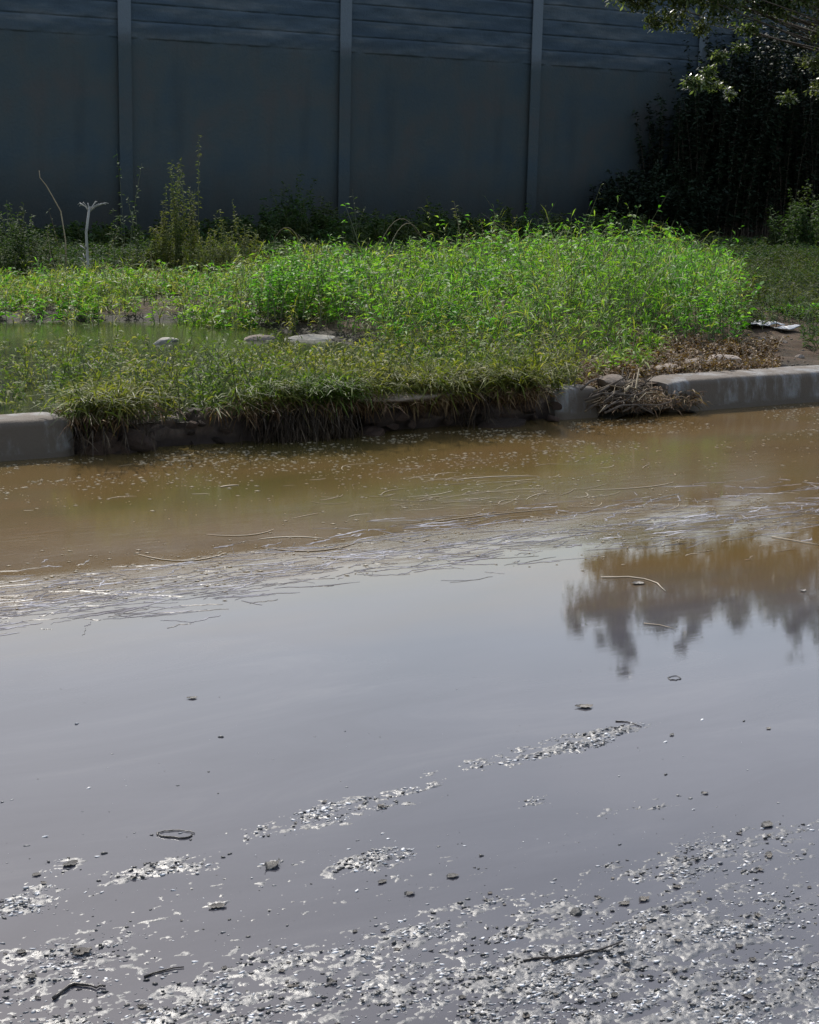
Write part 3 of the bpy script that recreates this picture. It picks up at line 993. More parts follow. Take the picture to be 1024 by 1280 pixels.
def d_marsh(x, y, z, px, py):
    inside = (px > -60) & (px < 720)
    top = np.interp(px, [0, 300, 450, 700], [398, 404, 420, 455])
    f = np.clip((py - top) / 12, 0, 1)
    clump = np.clip(2.4 * (fbm(x * 1.6, y * 1.6, 131, 3) - 0.30), 0.05, 1)
    left = np.interp(px, [-60, 60, 110], [0.75, 0.85, 1.0])
    left = np.where((py > 474) & (px < 78), 0.25, left)
    sparse = np.where(py < 486, np.clip(0.42 + 0.6 * (fbm(x * 2.2, y * 2.2, 135, 2) > 0.6), 0, 1), 1.0)
    sparse = np.where(px < 170, np.maximum(sparse, 0.75), sparse)
    sparse = np.where(px > 450, np.maximum(sparse, 0.8), sparse)
    return inside * f * clump * left * clear_ground(px, py) * 0.75 * sparse


x, y, z, px, py, dep = scatter(23000, 0.8, 8, 7.06, 11.0, d_marsh, 2)
z = np.where(y < 7.35, np.maximum(z, 0.13), z)
r2 = np.random.default_rng(8)
hm = 0.13 + 0.24 * r2.random(len(x)) ** 1.5
hm = np.where((py < 488) & (px < 455), hm * 0.5, hm)
stuff_plants('marsh_grass', x, y, z, hm, (M['stem'], M['marsh']), ('sparse olive marsh grass standing in the boggy verge on the left', 'grass'),
             leaves=16, L=0.06, W=0.010, lean=0.55, elev=(-0.2, 1.1), taper=0.3, lo=0.05, seed=6)


# dry fringe hanging over the kerb face
def d_dry(x, y, z, px, py):
    a = np.clip((px - 72) / 30, 0, 1) * np.clip((700 - px) / 20, 0, 1)
    clump = np.clip(3.6 * (fbm(x * 2.6, y * 2.6, 141, 3) - 0.36), 0, 1)
    return a * clump * np.clip((px - 60) / 330, 0.55, 1)


x, y, z, px, py, dep = scatter(6000, 2.4, 6.2, 7.06, 7.5, d_dry, 12)
z = np.full(len(x), 0.15)
hm = 0.05 + 0.13 * r2.random(len(x)) ** 1.4
stuff_plants('dry_grass', x, y, z, hm, (M['dry_stem'], M['dry']), ('dry brown grass fringe hanging over the muddy kerb', 'grass'),
             leaves=9, L=0.10, W=0.006, lean=1.2, elev=(-1.0, 0.6), taper=0.2, seed=7, droop=0.9, lean_dir=-math.pi / 2)

def d_root(x, y, z, px, py):
    return d_dry(x, y, z, px, py) * np.clip(5 * (fbm(x * 3.1, y * 1.0, 171, 3) - 0.5), 0, 1) * np.where(px < 330, 0.75, 1.0)


x, y, z, px, py, dep = scatter(3600, 2.4, 6.2, 7.0, 7.14, d_root, 13)
z = 0.06 + 0.10 * r2.random(len(x))
stuff_plants('hanging_roots', x, y, z, 0.05 + 0.10 * r2.random(len(x)), (M['bark'], M['roots']), ('dark tangled roots hanging down the muddy kerb face', 'roots'),
             leaves=7, L=0.10, W=0.006, lean=0.5, elev=(-1.4, -0.2), taper=0.2, seed=17, droop=1.7, lean_dir=-math.pi / 2)
x, y, z, px, py, dep = scatter(6000, 2.2, 6.0, 7.05, 7.40, d_dry, 14)
stuff_plants('edge_grass', x, y, np.full(len(x), 0.15), 0.10 + 0.22 * r2.random(len(x)), (M['stem'], M['marsh']), ('green grass blades leaning over the muddy kerb', 'grass'),
             leaves=8, L=0.11, W=0.007, lean=0.9, elev=(-0.6, 1.0), taper=0.2, seed=18, droop=0.5, lean_dir=-math.pi / 2)

# brown dead litter at the back of the bare soil
def d_litter(x, y, z, px, py):
    return np.clip(2.2 * fbm(x * 5, y * 5, 151, 3) - 0.35, 0, 1) * ((px > 780 - (py - 440) * 1.5) & (px < 972) & (py > 430) & (py < 474))


x, y, z, px, py, dep = scatter(16000, 5.4, 11.5, 7.3, 10.5, d_litter, 15)
stuff_plants('dead_weeds', x, y, z, 0.03 + 0.07 * np.random.default_rng(4).random(len(x)), (M['dry_stem'], M['dry']),
             ('low reddish brown dead weeds on the bare soil behind the long kerb', 'weeds'), leaves=8, L=0.05, W=0.015, lean=0.9, elev=(-0.4, 0.9), seed=9)


# ================================================================ INDIVIDUAL PLANTS
def shrub(name, label, cat, px, top, yd, spread, n, leaves, L, W, mats, lean=0.35, taper_h=0.5, seed=0, group=None, z0=None, hmin=0.35, lo=0.1, elev=(-0.3, 0.8), stem_w=0.005):
    """bushy plant: base column at px and depth yd, its tip at image row top"""
    P = at_y(px, top, yd)
    zb = float(gz(P.x, P.y)[0]) if z0 is None else z0
    H = P.z - zb
    r = np.random.default_rng(seed)
    a = r.random(n) * 2 * np.pi; q = np.sqrt(r.random(n)) * spread
    base = np.stack([np.cos(a) * q, np.sin(a) * q, np.zeros(n)], 1)
    h = H * (1 - taper_h * (q / spread) ** 1.0) * (hmin + (1 - hmin) * r.random(n) ** 0.6)
    h[0] = H
    SV, SQ, LV, LQ = plants(base, h, lean=lean, leaves=leaves, L=L, W=W, lo=lo, elev=elev, seed=seed + 1, stem_w=stem_w, taper=0.35)
    root = empty(name, (P.x, P.y, zb))
    tag(root, label, cat, group)
    rb = np.repeat(base, 4, 0) * np.tile(np.array([0, 0, 1, 1.0])[:, None], (n, 1))
    rb[:, 2] = np.tile([0.0, 0.012, 0.012, 0.0], n)      # root stock joining the stems underground line
    if n > 18:
        SQ = np.vstack([SQ, np.arange(4 * n).reshape(-1, 4) + len(SV)]); SV = np.vstack([SV, rb])
    if n <= 18:
        kv, kq = len(SV) // n, len(SQ) // n
        for q_ in range(n):
            link('stem', np_mesh('stem', SV[q_ * kv:(q_ + 1) * kv], SQ[q_ * kq:(q_ + 1) * kq] - q_ * kv), mats[0], root)
    else:
        link('stem', np_mesh('stem', SV, SQ), mats[0], root)
    link('foliage', np_mesh('foliage', LV, LQ), mats[1], root)
    return root


SM = (M['stem'], M['shade_leaf'])
shrub('tall_weed', 'tall narrow leafy weed in front of the dark barrier, highest plant on the left', 'weed', 221, 168, 16.5, 0.36, 110, 80, 0.055, 0.015, (M['stem'], M['olive_leaf']), lean=0.07, taper_h=0.92, seed=31, hmin=0.7)
shrub('tall_weed', 'thin sparse weed rising before the leftmost barrier post', 'weed', 153, 186, 17.0, 0.14, 5, 26, 0.08, 0.02, SM, lean=0.10, seed=32)
shrub('tall_weed', 'thin sparse weed between the leftmost post and the tall narrow weed', 'weed', 178, 204, 17.0, 0.18, 6, 26, 0.08, 0.02, SM, lean=0.12, seed=33)
shrub('bush', 'rounded olive bush right of the tall narrow weed', 'bush', 284, 250, 15.5, 0.42, 90, 50, 0.055, 0.015, (M['stem'], M['olive_leaf']), lean=0.25, taper_h=0.55, seed=34)
shrub('bush', 'dark green bush at the left frame edge under the barrier', 'bush', 8, 232, 16.5, 0.5, 100, 50, 0.06, 0.018, (M['stem'], M['shade_leaf']), lean=0.2, taper_h=0.5, seed=35)
shrub('bush', 'sparse dim bush in the barrier shade left of the middle post', 'bush', 372, 212, 21.5, 0.6, 90, 50, 0.09, 0.026, SM, lean=0.3, taper_h=0.5, seed=36)
shrub('tall_weed', 'small thin weed by the foot of the middle post', 'weed', 446, 236, 20.0, 0.14, 5, 18, 0.09, 0.02, SM, lean=0.3, seed=37)
shrub('tall_weed', 'brownish seeding weed standing above the bright weeds, right of centre', 'weed', 617, 252, 14.5, 0.36, 60, 44, 0.06, 0.014, (M['dry_stem'], M['olive_leaf']), lean=0.3, taper_h=0.5, seed=38)
shrub('tall_weed', 'small leaning weed at the back edge left of the brownish weed', 'weed', 560, 280, 14.5, 0.12, 8, 26, 0.06, 0.014, SM, lean=0.35, seed=39)
shrub('tall_weed', 'yellow green bushy weed above the puddle and pale flat stone', 'weed', 385, 292, 11.4, 0.40, 110, 46, 0.05, 0.013, (M['stem'], M['lush']), lean=0.3, taper_h=0.35, seed=40)
shrub('tall_weed', 'arching pale green weed at the right frame edge behind the long kerb', 'weed', 1010, 378, 9.6, 0.30, 60, 34, 0.06, 0.016, (M['stem'], M['lush']), lean=0.7, taper_h=0.5, seed=41)
shrub('tall_weed', 'dim green weed left of the arching weed at the right edge', 'weed', 925, 345, 11.6, 0.30, 50, 34, 0.06, 0.016, (M['stem'], M['olive_leaf']), lean=0.5, taper_h=0.4, seed=42)
shrub('tall_weed', 'thin stalks sticking up from the right end of the bright weeds', 'weed', 895, 285, 13.2, 0.3, 9, 16, 0.06, 0.014, SM, lean=0.3, seed=43)
shrub('tall_weed', 'slender stalks with pale tips left of the bleached stalk', 'weed', 66, 262, 15.5, 0.22, 12, 16, 0.07, 0.014, (M['dry_stem'], M['shade_leaf']), lean=0.25, seed=44)
shrub('tall_weed', 'thicket of thin dry stalks right of the bleached stalk', 'weed', 165, 285, 14.5, 0.5, 30, 14, 0.05, 0.012, (M['dry_stem'], M['olive_leaf']), lean=0.3, seed=45)
# hedge of shaded plants along the barrier foot
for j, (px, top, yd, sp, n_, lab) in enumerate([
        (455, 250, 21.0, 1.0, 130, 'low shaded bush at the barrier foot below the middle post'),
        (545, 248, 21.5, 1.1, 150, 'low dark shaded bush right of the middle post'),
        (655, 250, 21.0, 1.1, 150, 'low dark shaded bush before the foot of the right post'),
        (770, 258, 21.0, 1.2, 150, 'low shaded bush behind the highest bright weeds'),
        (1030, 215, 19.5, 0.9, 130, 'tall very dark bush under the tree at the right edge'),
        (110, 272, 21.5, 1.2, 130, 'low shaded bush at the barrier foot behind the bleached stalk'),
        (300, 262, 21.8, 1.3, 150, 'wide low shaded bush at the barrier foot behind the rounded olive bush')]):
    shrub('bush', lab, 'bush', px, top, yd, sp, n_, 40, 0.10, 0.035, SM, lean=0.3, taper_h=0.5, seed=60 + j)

ES = (M['bark'], M['darkening'])  # near-black bushes added to darken the barrier where tree shade belongs
shrub('darkening_bush', 'huge near-black evergreen bush against the barrier in the right corner, added in place of tree shade', 'bush', 1000, -25, 23.5, 1.9, 420, 130, 0.12, 0.05, ES, lean=0.15, taper_h=0.25, seed=90, hmin=0.6)
shrub('darkening_bush', 'near-black evergreen bush covering the barrier left of the huge corner bush, added in place of tree shade', 'bush', 900, 35, 23.6, 1.2, 260, 110, 0.12, 0.05, ES, lean=0.15, taper_h=0.35, seed=91, hmin=0.6)
shrub('darkening_bush', 'low near-black evergreen bush behind the right end of the bright weeds, added in place of shade', 'bush', 830, 185, 23.4, 1.2, 220, 80, 0.12, 0.05, ES, lean=0.2, taper_h=0.4, seed=92, hmin=0.5)

# bleached stalk with a broken flat top
P0 = at_y(102, 325, 14.6); P1 = at_y(112, 258, 14.6)
zb = float(gz(P0.x, P0.y)[0])
root = empty('dead_stalk', (P0.x, P0.y, zb))
tag(root, 'bleached white dead stalk with a flat broken top among the left weeds', 'dead plant')
mb = MB()
d = P1 - Vector((P0.x, P0.y, zb))
mb.tube([(0, 0, -0.02), d * 0.35 + Vector((0.03, 0, 0)), d * 0.7 + Vector((-0.01, 0, 0)), d], [0.017, 0.014, 0.012, 0.011], 7)
link('stalk', mb.mesh('stalk', True), M['pale_stem'], root)
for q in range(9):
    mb = MB()
    ex, ey = rng.uniform(-.11, .17), rng.uniform(-.08, .08)
    ex *= .8; e_ = d + Vector((ex, ey, rng.uniform(.01, .05)))
    mb.tube([d * 0.93, d * 0.97 + Vector((ex * .4, ey * .4, 0.02)), e_, e_ + Vector((ex * .25, ey * .2, rng.uniform(-.02, .02)))], [0.004, 0.004, 0.007, 0.003], 5)
    link('twig', mb.mesh('twig', True), M['pale_stem'], root)
for q in range(5):
    mb = MB()
    f_ = rng.uniform(.3, .6); o_ = Vector((rng.uniform(-.07, .07), rng.uniform(-.05, .05), 0.04))
    mb.tube([d * f_, d * f_ + o_ * .6, d * f_ + o_], [0.006, 0.007, 0.003], 5)
    link('twig', mb.mesh('twig', True), M['pale_stem'], root)

# bent pale stalk on the far left
mb = MB()
pts = [at_y(a, b, 16.2) for a, b in ((82, 300), (76, 264), (66, 246), (58, 232), (50, 222), (49, 213))]
b0 = Vector((pts[0].x, pts[0].y, float(gz(pts[0].x, pts[0].y)[0])))
mb.tube([Vector((0, 0, -0.02))] + [p - b0 for p in pts], [0.009, 0.007, 0.006, 0.005, 0.005, 0.004, 0.003], 6)
tag(link('bent_stalk', mb.mesh('bent_stalk', True), M['dry_stem'], None, b0), 'thin pale zigzag stalk against the barrier, far left', 'dead plant')

# arching grass blades at the back edge
for j, (a, b, lab) in enumerate([((470, 300), (500, 285), 'arching pale grass blade curving right at the back edge of the weeds, lower one'),
                                 ((455, 305), (490, 280), 'tall arching pale grass blade at the back edge of the weeds, left of centre'),
                                 ((395, 305), (368, 290), 'pale arching blade above the yellow green bushy weed')]):
    A = at_y(a[0], a[1] + 25, 13.2); B = at_y(b[0], b[1], 13.2)
    zb = float(gz(A.x, A.y)[0])
    A.z = zb
    E = A.lerp(B, 2.0); E.z = B.z - 0.10
    mid = B * 2 - (A + E) * 0.5           # quadratic arc through the top point
    pts = [A * (1 - t) ** 2 + mid * 2 * t * (1 - t) + E * t * t - A for t in np.linspace(0, 1, 12)]
    mb = MB()
    mb.tube(pts, [0.0042 - 0.003 * t for t in np.linspace(0, 1, 12)], 5)
    tag(link('grass_blade', mb.mesh('grass_blade', True), M['dry_stem'], None, A), lab, 'grass blade')


# ================================================================ TREE on the right
TY = 15.2


def mirror_pt(px, py, yd):
    P = at_y(px, py, yd)
    return Vector((P.x, P.y, -P.z))


troot_p = at_y(1195, 330, 16.4)
tz = float(gz(troot_p.x, troot_p.y)[0])
TB = Vector((troot_p.x, troot_p.y, tz))
tree = empty('broadleaf_tree', TB)
tag(tree, 'tree whose sunlit leafy branches hang into the top right corner', 'tree')
blobs = []   # (point, radius)
for (px, py, r_, dy) in [(748, 742, .34, 0), (735, 760, .25, .3), (790, 715, .36, 0), (830, 718, .42, -.4), (860, 702, .36, .2), (880, 735, .42, .3), (905, 708, .42, 0), (930, 735, .40, .2), (820, 762, .32, 0),
                         (955, 704, .42, -.4), (965, 745, .40, .5), (1000, 720, .46, 0), (1015, 760, .5, .3), (1040, 700, .6, 0), (1060, 780, .5, .2), (1100, 720, .6, 0), (1150, 760, .7, .3), (1200, 700, .7, 0),
                         (800, 775, .25, .2), (1120, 830, .4, 0), (1180, 840, .5, 0), (1230, 800, .6, 0)]:
    blobs.append((mirror_pt(px, py, TY + dy), r_))
for (px, py, r_, dy) in [(800, 4, .13, 0), (818, 26, .10, 0), (850, 22, .20, .2), (880, 34, .12, -.2), (905, 14, .24, 0), (935, 36, .12, .2), (960, 8, .26, 0), (1000, 18, .22, .2), (1020, 35, .18, 0),
                         (862, 101, .05, 0), (872, 105, .06, 0), (884, 100, .04, .1), (896, 106, .05, .1), (908, 110, .07, .1), (915, 118, .04, .1), (886, 88, .04, 0), (900, 70, .06, 0), (925, 60, .07, 0), (1016, 78, .14, 0), (985, 122, .07, 0), (1030, 110, .16, 0), (1060, 60, .3, 0), (1080, 20, .4, 0)]:
    blobs.append((at_y(px, py, TY + dy), r_))
rg = np.random.default_rng(123)
for (px, y0, y1, r0) in [(780, 770, 835, .15), (862, 750, 812, .10), (822, 760, 790, .20), (926, 760, 818, .09), (990, 775, 846, .10), (1035, 780, 850, .15), (720, 745, 790, .12), (745, 760, 815, .13), (770, 755, 800, .14)]:
    for t in np.linspace(0, 1, 6):
        blobs.append((mirror_pt(px + rg.normal(0, 5), y0 + (y1 - y0) * t + rg.normal(0, 3), TY + rg.normal(0, .2)), r0 * (1.15 - 0.8 * t)))
for q in range(34):
    blobs.append((mirror_pt(rg.uniform(735, 1030), rg.uniform(700, 768), TY + rg.normal(0, .4)), rg.uniform(.12, .26)))
mb = MB()
mb.tube([(0, 0, -0.1), (0.03, 0.02, 0.6), (-0.05, 0.0, 1.4), (-0.18, -0.02, 2.3), (-0.3, 0.05, 3.2), (-0.35, 0.05, 4.2)], [0.17, 0.14, 0.12, 0.10, 0.07, 0.025], 9)
link('trunk', mb.mesh('trunk', True), M['bark'], tree)
rt = np.random.default_rng(77)
LVs = []; LQs = []; nl = 0
br = MB()
for k, (P, r_) in enumerate(blobs):
    q = P - TB
    st_z = min(max(1.5, q.z * 0.72), 3.3)
    s = Vector((-0.05 - 0.08 * st_z * 0.5, 0, st_z))
    mid = s.lerp(q, 0.5) + Vector((rt.normal(0, .12), rt.normal(0, .12), 0.12 + rt.normal(0, .08)))
    if r_ > 0.15: br.tube([s, s.lerp(mid, 0.5) + Vector((0, 0, .05)), mid, mid.lerp(q, 0.6), q], [0.03, 0.022, 0.014, 0.008, 0.003], 5)
    n_ = int(3200 * r_ ** 2) + 50
    dirs = rt.normal(size=(n_, 3)); dirs /= np.linalg.norm(dirs, axis=1)[:, None]
    rad = r_ * rt.random(n_) ** 0.5
    c = np.array(q) + dirs * rad[:, None] * np.array([1.3, 1.2, 0.62])
    keep = fbm(c[:, 0] * 4 + 3, c[:, 2] * 4 + c[:, 1] * 3, 200, 2) > 0.40
    c = c[keep]; n_ = len(c)
    if n_ == 0: continue
    for rep in range(3):
        cc = c + rt.normal(0, 0.03, (n_, 3))
        a = rt.random(n_) * 2 * np.pi; e = rt.normal(-0.3, 0.5, n_)
        dd = np.stack([np.cos(a) * np.cos(e), np.sin(a) * np.cos(e), np.sin(e)], 1)
        ss = np.stack([-np.sin(a), np.cos(a), rt.normal(0, .4, n_)], 1); ss /= np.linalg.norm(ss, axis=1)[:, None]
        ll = (0.04 + 0.05 * rt.random(n_))[:, None]; ww = ll * 0.2
        V = np.stack([cc, cc + dd * ll * 0.5 - ss * ww, cc + dd * ll, cc + dd * ll * 0.5 + ss * ww], 1).reshape(-1, 3)
        LVs.append(V); LQs.append(np.arange(4 * n_).reshape(-1, 4) + nl); nl += 4 * n_
link('branch', br.mesh('branch', True), M['bark'], tree)
link('crown', np_mesh('crown', np.vstack(LVs), np.vstack(LQs)), M['tree_leaf'], tree)


# ================================================================ DEBRIS ON THE WATER
def ribbon_mesh(L, w, curve, seed, th=0.002, n=9):
    """a reed stalk lying flat: a bent, slightly thick strip"""
    r = np.random.default_rng(seed)
    t = np.linspace(-0.5, 0.5, n)
    x = t * L
    y = curve * L * (0.25 - t ** 2) * 2 + r.normal(0, 0.01 * L, n).cumsum() * 0.5
    pts = [(x[i], y[i], th * 0.5) for i in range(n)]
    ra = [w * 0.5 * (1 - 0.6 * abs(tt * 2) ** 3) for tt in t]
    mb = MB(); mb.tube(pts, ra, 6)
    mb.V[0] = np.array([tuple(v) for v in mb.V[0]]) * (1, 1, 0.3)
    return mb.mesh('straw', True)


def straw(px, py, L, w, curve, ang, label, group, seed):
    P = at_z(px, py, 0.0)
    me = ribbon_mesh(L, w, curve, seed)
    o = link('straw', me, M['straw'], None, (P.x, P.y, 0.0015))
    o.rotation_euler.z = ang
    tag(o, label, 'straw', group)
    return o


named = [(300, 665, .26, .008, -.5, -.1, 'pale curved reed stalk afloat on the brown water, upper of two at the left'),
         (228, 692, .30, .009, -.7, -.35, 'pale bent reed stalk afloat just above the scum line at far left'),
         (385, 682, .34, .009, -.5, -.3, 'long arched reed stalk floating near the scum line left of centre'),
         (365, 674, .24, .008, .3, -.4, 'thin curved reed stalk beside the long arched one'),
         (600, 647, .7, .008, .08, .03, 'longest straight reed lying along the scum line near the middle'),
         (790, 608, .45, .007, -.2, -.05, 'long thin reed afloat in front of the debris filled gap'),
         (620, 598, .40, .008, .2, -.2, 'pale reed stalk afloat below the short kerb stub'),
         (287, 608, .09, .016, .2, .1, 'broad pale scrap of reed floating alone below the muddy kerb')]
for j, (a, b, L, w_, c, an, lab) in enumerate(named):
    straw(a, b, L, w_, c, an, lab, None, 300 + j)
rs = np.random.default_rng(21)
for j in range(150):
    if j < 95:
        a = rs.normal(610, 95); b = rs.normal(622, 24)
    elif j < 125:
        a = rs.uniform(20, 1000); b = rs.uniform(560, 640)
    else:
        a = rs.uniform(780, 1010); b = rs.uniform(640, 700)
    lo_y = 578 - 0.075 * a + 8
    hi_y = 722 - 0.10 * a - 4
    if j < 125: b = min(max(b, lo_y), hi_y)
    L = rs.uniform(.04, .24) * (1.1 if j < 95 else 0.6)
    straw(a, b, L, rs.uniform(.0018, .0045), rs.normal(0, .30), rs.normal(0.0, .35),
          'short pale straw afloat among many on the brown water near the kerb', 'straws floating on the brown water', 400 + j)

# specks of chaff (too many to count)
mb = MB()
rc = np.random.default_rng(9)
for j in range(5200):
    a = rc.uniform(-20, 1040)
    base_y = 578 - 0.075 * a
    m_ = rc.random()
    if m_ < 0.62:
        b = base_y + abs(rc.normal(0, 26)) + 3
    elif m_ < 0.8:
        a = rc.normal(640, 120); b = 578 - 0.075 * a + abs(rc.normal(45, 35))
    else:
        b = 726 - 0.105 * a + rc.normal(10, 18)
    P = at_z(a, b, 0.0)
    if P.y > 6.98: continue
    s = .003 + .011 * rc.random() ** 2.2
    an = rc.normal(-.5, .35); e = rc.uniform(.08, .25)
    if vnoise(np.array([a / 70.]), np.array([b / 14.]), 300)[0] < 0.42: continue
    cx_, sx_ = math.cos(an), math.sin(an)
    V = [(P.x + (u * cx_ - v * sx_) * s, P.y + (u * sx_ + v * cx_) * s, 0.002 + zz * s) for u, v, zz in
         ((-1, 0, 0), (0, -e, .04), (1, 0, .03), (0, e, .06), (0, 0, -.3))]
    mb.add(V, [[0, 1, 2, 3]], [[0, 4, 1], [1, 4, 2], [2, 4, 3], [3, 4, 0]])
o = link('floating_chaff', mb.mesh('floating_chaff'), M['straw'])
tag(o, 'tiny pale chaff specks strewn over the brown water', 'chaff', kind='stuff')

# scum: wrinkled film along the edge of the brown water, pale froth and dark silt threads
def scum_strips(name, mat, count, seed, wmax, label, below):
    rq = np.random.default_rng(seed)
    mb = MB()
    for j in range(count):
        a = rq.uniform(-60, 1080)
        w_ = rq.random()
        cen = 733 - 0.118 * a + (10 if w_ < .55 else 0)
        b = cen + (abs(rq.normal(0, 16)) + 1 if w_ < .55 else (rq.normal(10, 20) * below if w_ < .85 else -abs(rq.normal(0, 9))))
        if a < 330: b += abs(rq.normal(0, 14))
        P = at_z(a, b, 0.0)
        if not (4.2 < P.y < 5.3): continue
        L = .03 + .26 * rq.random() ** 1.8; wd = .0012 + wmax * rq.random() ** 2
        n_ = 12
        t = np.linspace(-.5, .5, n_)
        yy = P.y + rq.normal(0, .0045, n_).cumsum() + rq.normal(0, 0.04) * t
        xx = P.x + t * L
        ww = wd * np.sqrt(np.maximum(0, 1 - (2 * t) ** 2)) * (0.25 + 1.1 * rq.random(n_)) + 0.0003
        V = []
        for q in range(n_):
            V += [(xx[q], yy[q] - ww[q], 0.0006), (xx[q], yy[q], 0.0012 + 0.16 * ww[q]), (xx[q], yy[q] + ww[q], 0.0006)]
        Q = [[3 * q + s_, 3 * q + 3 + s_, 3 * q + 4 + s_, 3 * q + 1 + s_] for q in range(n_ - 1) for s_ in (0, 1)]
        mb.add(V, Q)
    o = link(name, mb.mesh(name, True), mat)
    tag(o, label, 'scum', kind='stuff')


scum_strips('scum', M['scum'], 620, 41, .006, 'wrinkled pale scum strips along the edge of the brown water', 1.0)
scum_strips('silt_threads', M['silt'], 260, 42, .005, 'dark wet silt threads drifting among the pale scum', 1.0)


# ---- leaves, pebbles, twigs
def dead_leaf_mesh(seed):
    r = np.random.default_rng(seed)
    nx, ny = 9, 5
    V = []
    curl = r.uniform(.2, .9); tw = r.normal(0, .5)
    for i in range(nx):
        u = i / (nx - 1); wdt = 0.36 * math.sin(math.pi * min(1, u * 0.96 + 0.02)) ** 0.8
        for j in range(ny):
            v = j / (ny - 1) * 2 - 1
            V.append(((u - .5), v * wdt * (1 + .2 * r.normal()), 0.10 + curl * (u - .5) ** 2 * 0.6 + 0.25 * wdt * v * v + tw * v * (u - .5) * .25 + 0.03 * r.normal()))
    V = np.array(V); V[:, 2] -= V[:, 2].min() + 0.0
    i = np.arange(nx - 1)[:, None] * ny + np.arange(ny - 1)[None]
    return np_mesh('dead_leaf', V, np.stack([i, i + ny, i + ny + 1, i + 1], -1).reshape(-1, 4), True)


leaf_ms = [dead_leaf_mesh(k) for k in range(6)]
for me in leaf_ms: me.materials.append(M['dead_leaf'])
peb_ms = [stone_mesh('pebble', 1, .8, .6, 500 + k, 2) for k in range(6)]
for me in peb_ms: me.materials.append(M['pebble'])


def surf_z(x, y):
    return max(0.0, float(road_h(np.array([x]), np.array([y]))[0]))


def place(name, me, px, py, size, label, cat, group, rz, tilt=0.0, dz=0.0):
    P = at_z(px, py, 0.0)
    o = bpy.data.objects.new(name, me); COL.objects.link(o)
    o.location = (P.x, P.y, surf_z(P.x, P.y) + dz)
    o.scale = (size, size, size) if not isinstance(size, tuple) else size
    o.rotation_euler = (tilt, 0, rz)
    tag(o, label, cat, group)
    return o


def pick_wet():
    while True:
        b = rs.uniform(1000, 1278); a = rs.uniform(5, 1020)
        P = at_z(a, b, 0.0)
        if float(road_h(np.array([P.x]), np.array([P.y]))[0]) > -0.0012: return b, a


big_leaves = [(730, 884, .085, 'dark crumpled leaf alone on the open grey water, right of centre'),
              (840, 919, .030, 'tiny dark leaf with a pale rim on the grey water at the right'),
              (961, 911, .030, 'tiny black leaf floating far right on the grey water'),
              (881, 992, .032, 'small dark leaf above the wet patch at the right'),
              (798, 730, .09, 'dark curled leaf on the pale reed in the tree reflection'),
              (1004, 739, .055, 'small pale and dark leaf in the tree reflection at the right edge'),
              (240, 873, .05, 'thin curled leaf alone on the grey water at the left'),
              (88, 1081, .06, 'dark leaf clump at the left, above the small wet patch'),
              (46, 1094, .035, 'small dark leaf near the left edge beside the dark clump'),
              (340, 1083, .075, 'grey crinkled leaf standing out of the shallow water left of centre'),
              (272, 1134, .06, 'dark leaf on a little island of grit left of centre'),
              (103, 1192, .07, 'wet brown leaf just above the bent twig'),
              (958, 1032, .07, 'dark leaf at the upper edge of the big wet patch, right'),
              (961, 1069, .045, 'flat dark leaf scrap below the right upper leaf'),
              (566, 1096, .05, 'dark wet leaf at the middle, on the edge of the wet patch'),
              (512, 1118, .04, 'small dark leaf left of the middle wet patch'),
              (478, 1103, .04, 'dark leaf chip below the bright streak of grit'),
              (805, 1125, .05, 'black leaf beside a bright stone chip on the right wet patch'),
              (780, 1130, .045, 'dark folded leaf left of the black leaf on the right wet patch')]
for j, (a, b, s_, lab) in enumerate(big_leaves):
    place('dead_leaf', leaf_ms[j % 6], a, b, (s_ * .55, s_ * .45, s_ * .34), lab, 'leaf', None, rs.uniform(-.5, .5), dz=0.001)
for j in range(70):
    b, a = pick_wet()
    place('dead_leaf', leaf_ms[rs.integers(6)], a, b, rs.uniform(.006, .018), 'small dark leaf scrap strewn over the wet asphalt in the foreground', 'leaf', 'leaf scraps on the wet asphalt', rs.uniform(-1, 1), dz=0.0005)
place('stone_chip', stone_mesh('stone_chip', 1, .8, .75, 611, 3), 721, 1141, .014, 'angular dark stone standing on the foreground grit, right of the brightest patch', 'stone', None, 0.3).data.materials.append(M['pebble'])
for j in range(150):
    if j < 40:
        a = rs.uniform(30, 1010); b = rs.uniform(830, 1030)
        s_ = rs.uniform(.0012, .0026)
    else:
        b, a = pick_wet(); s_ = rs.uniform(.0015, .0042)
    place('pebble', peb_ms[rs.integers(6)], a, b, s_, 'tiny pebble peeping out of the shallow water in the foreground', 'pebble', 'pebbles in the shallow water', rs.uniform(0, 6), dz=-0.0005)


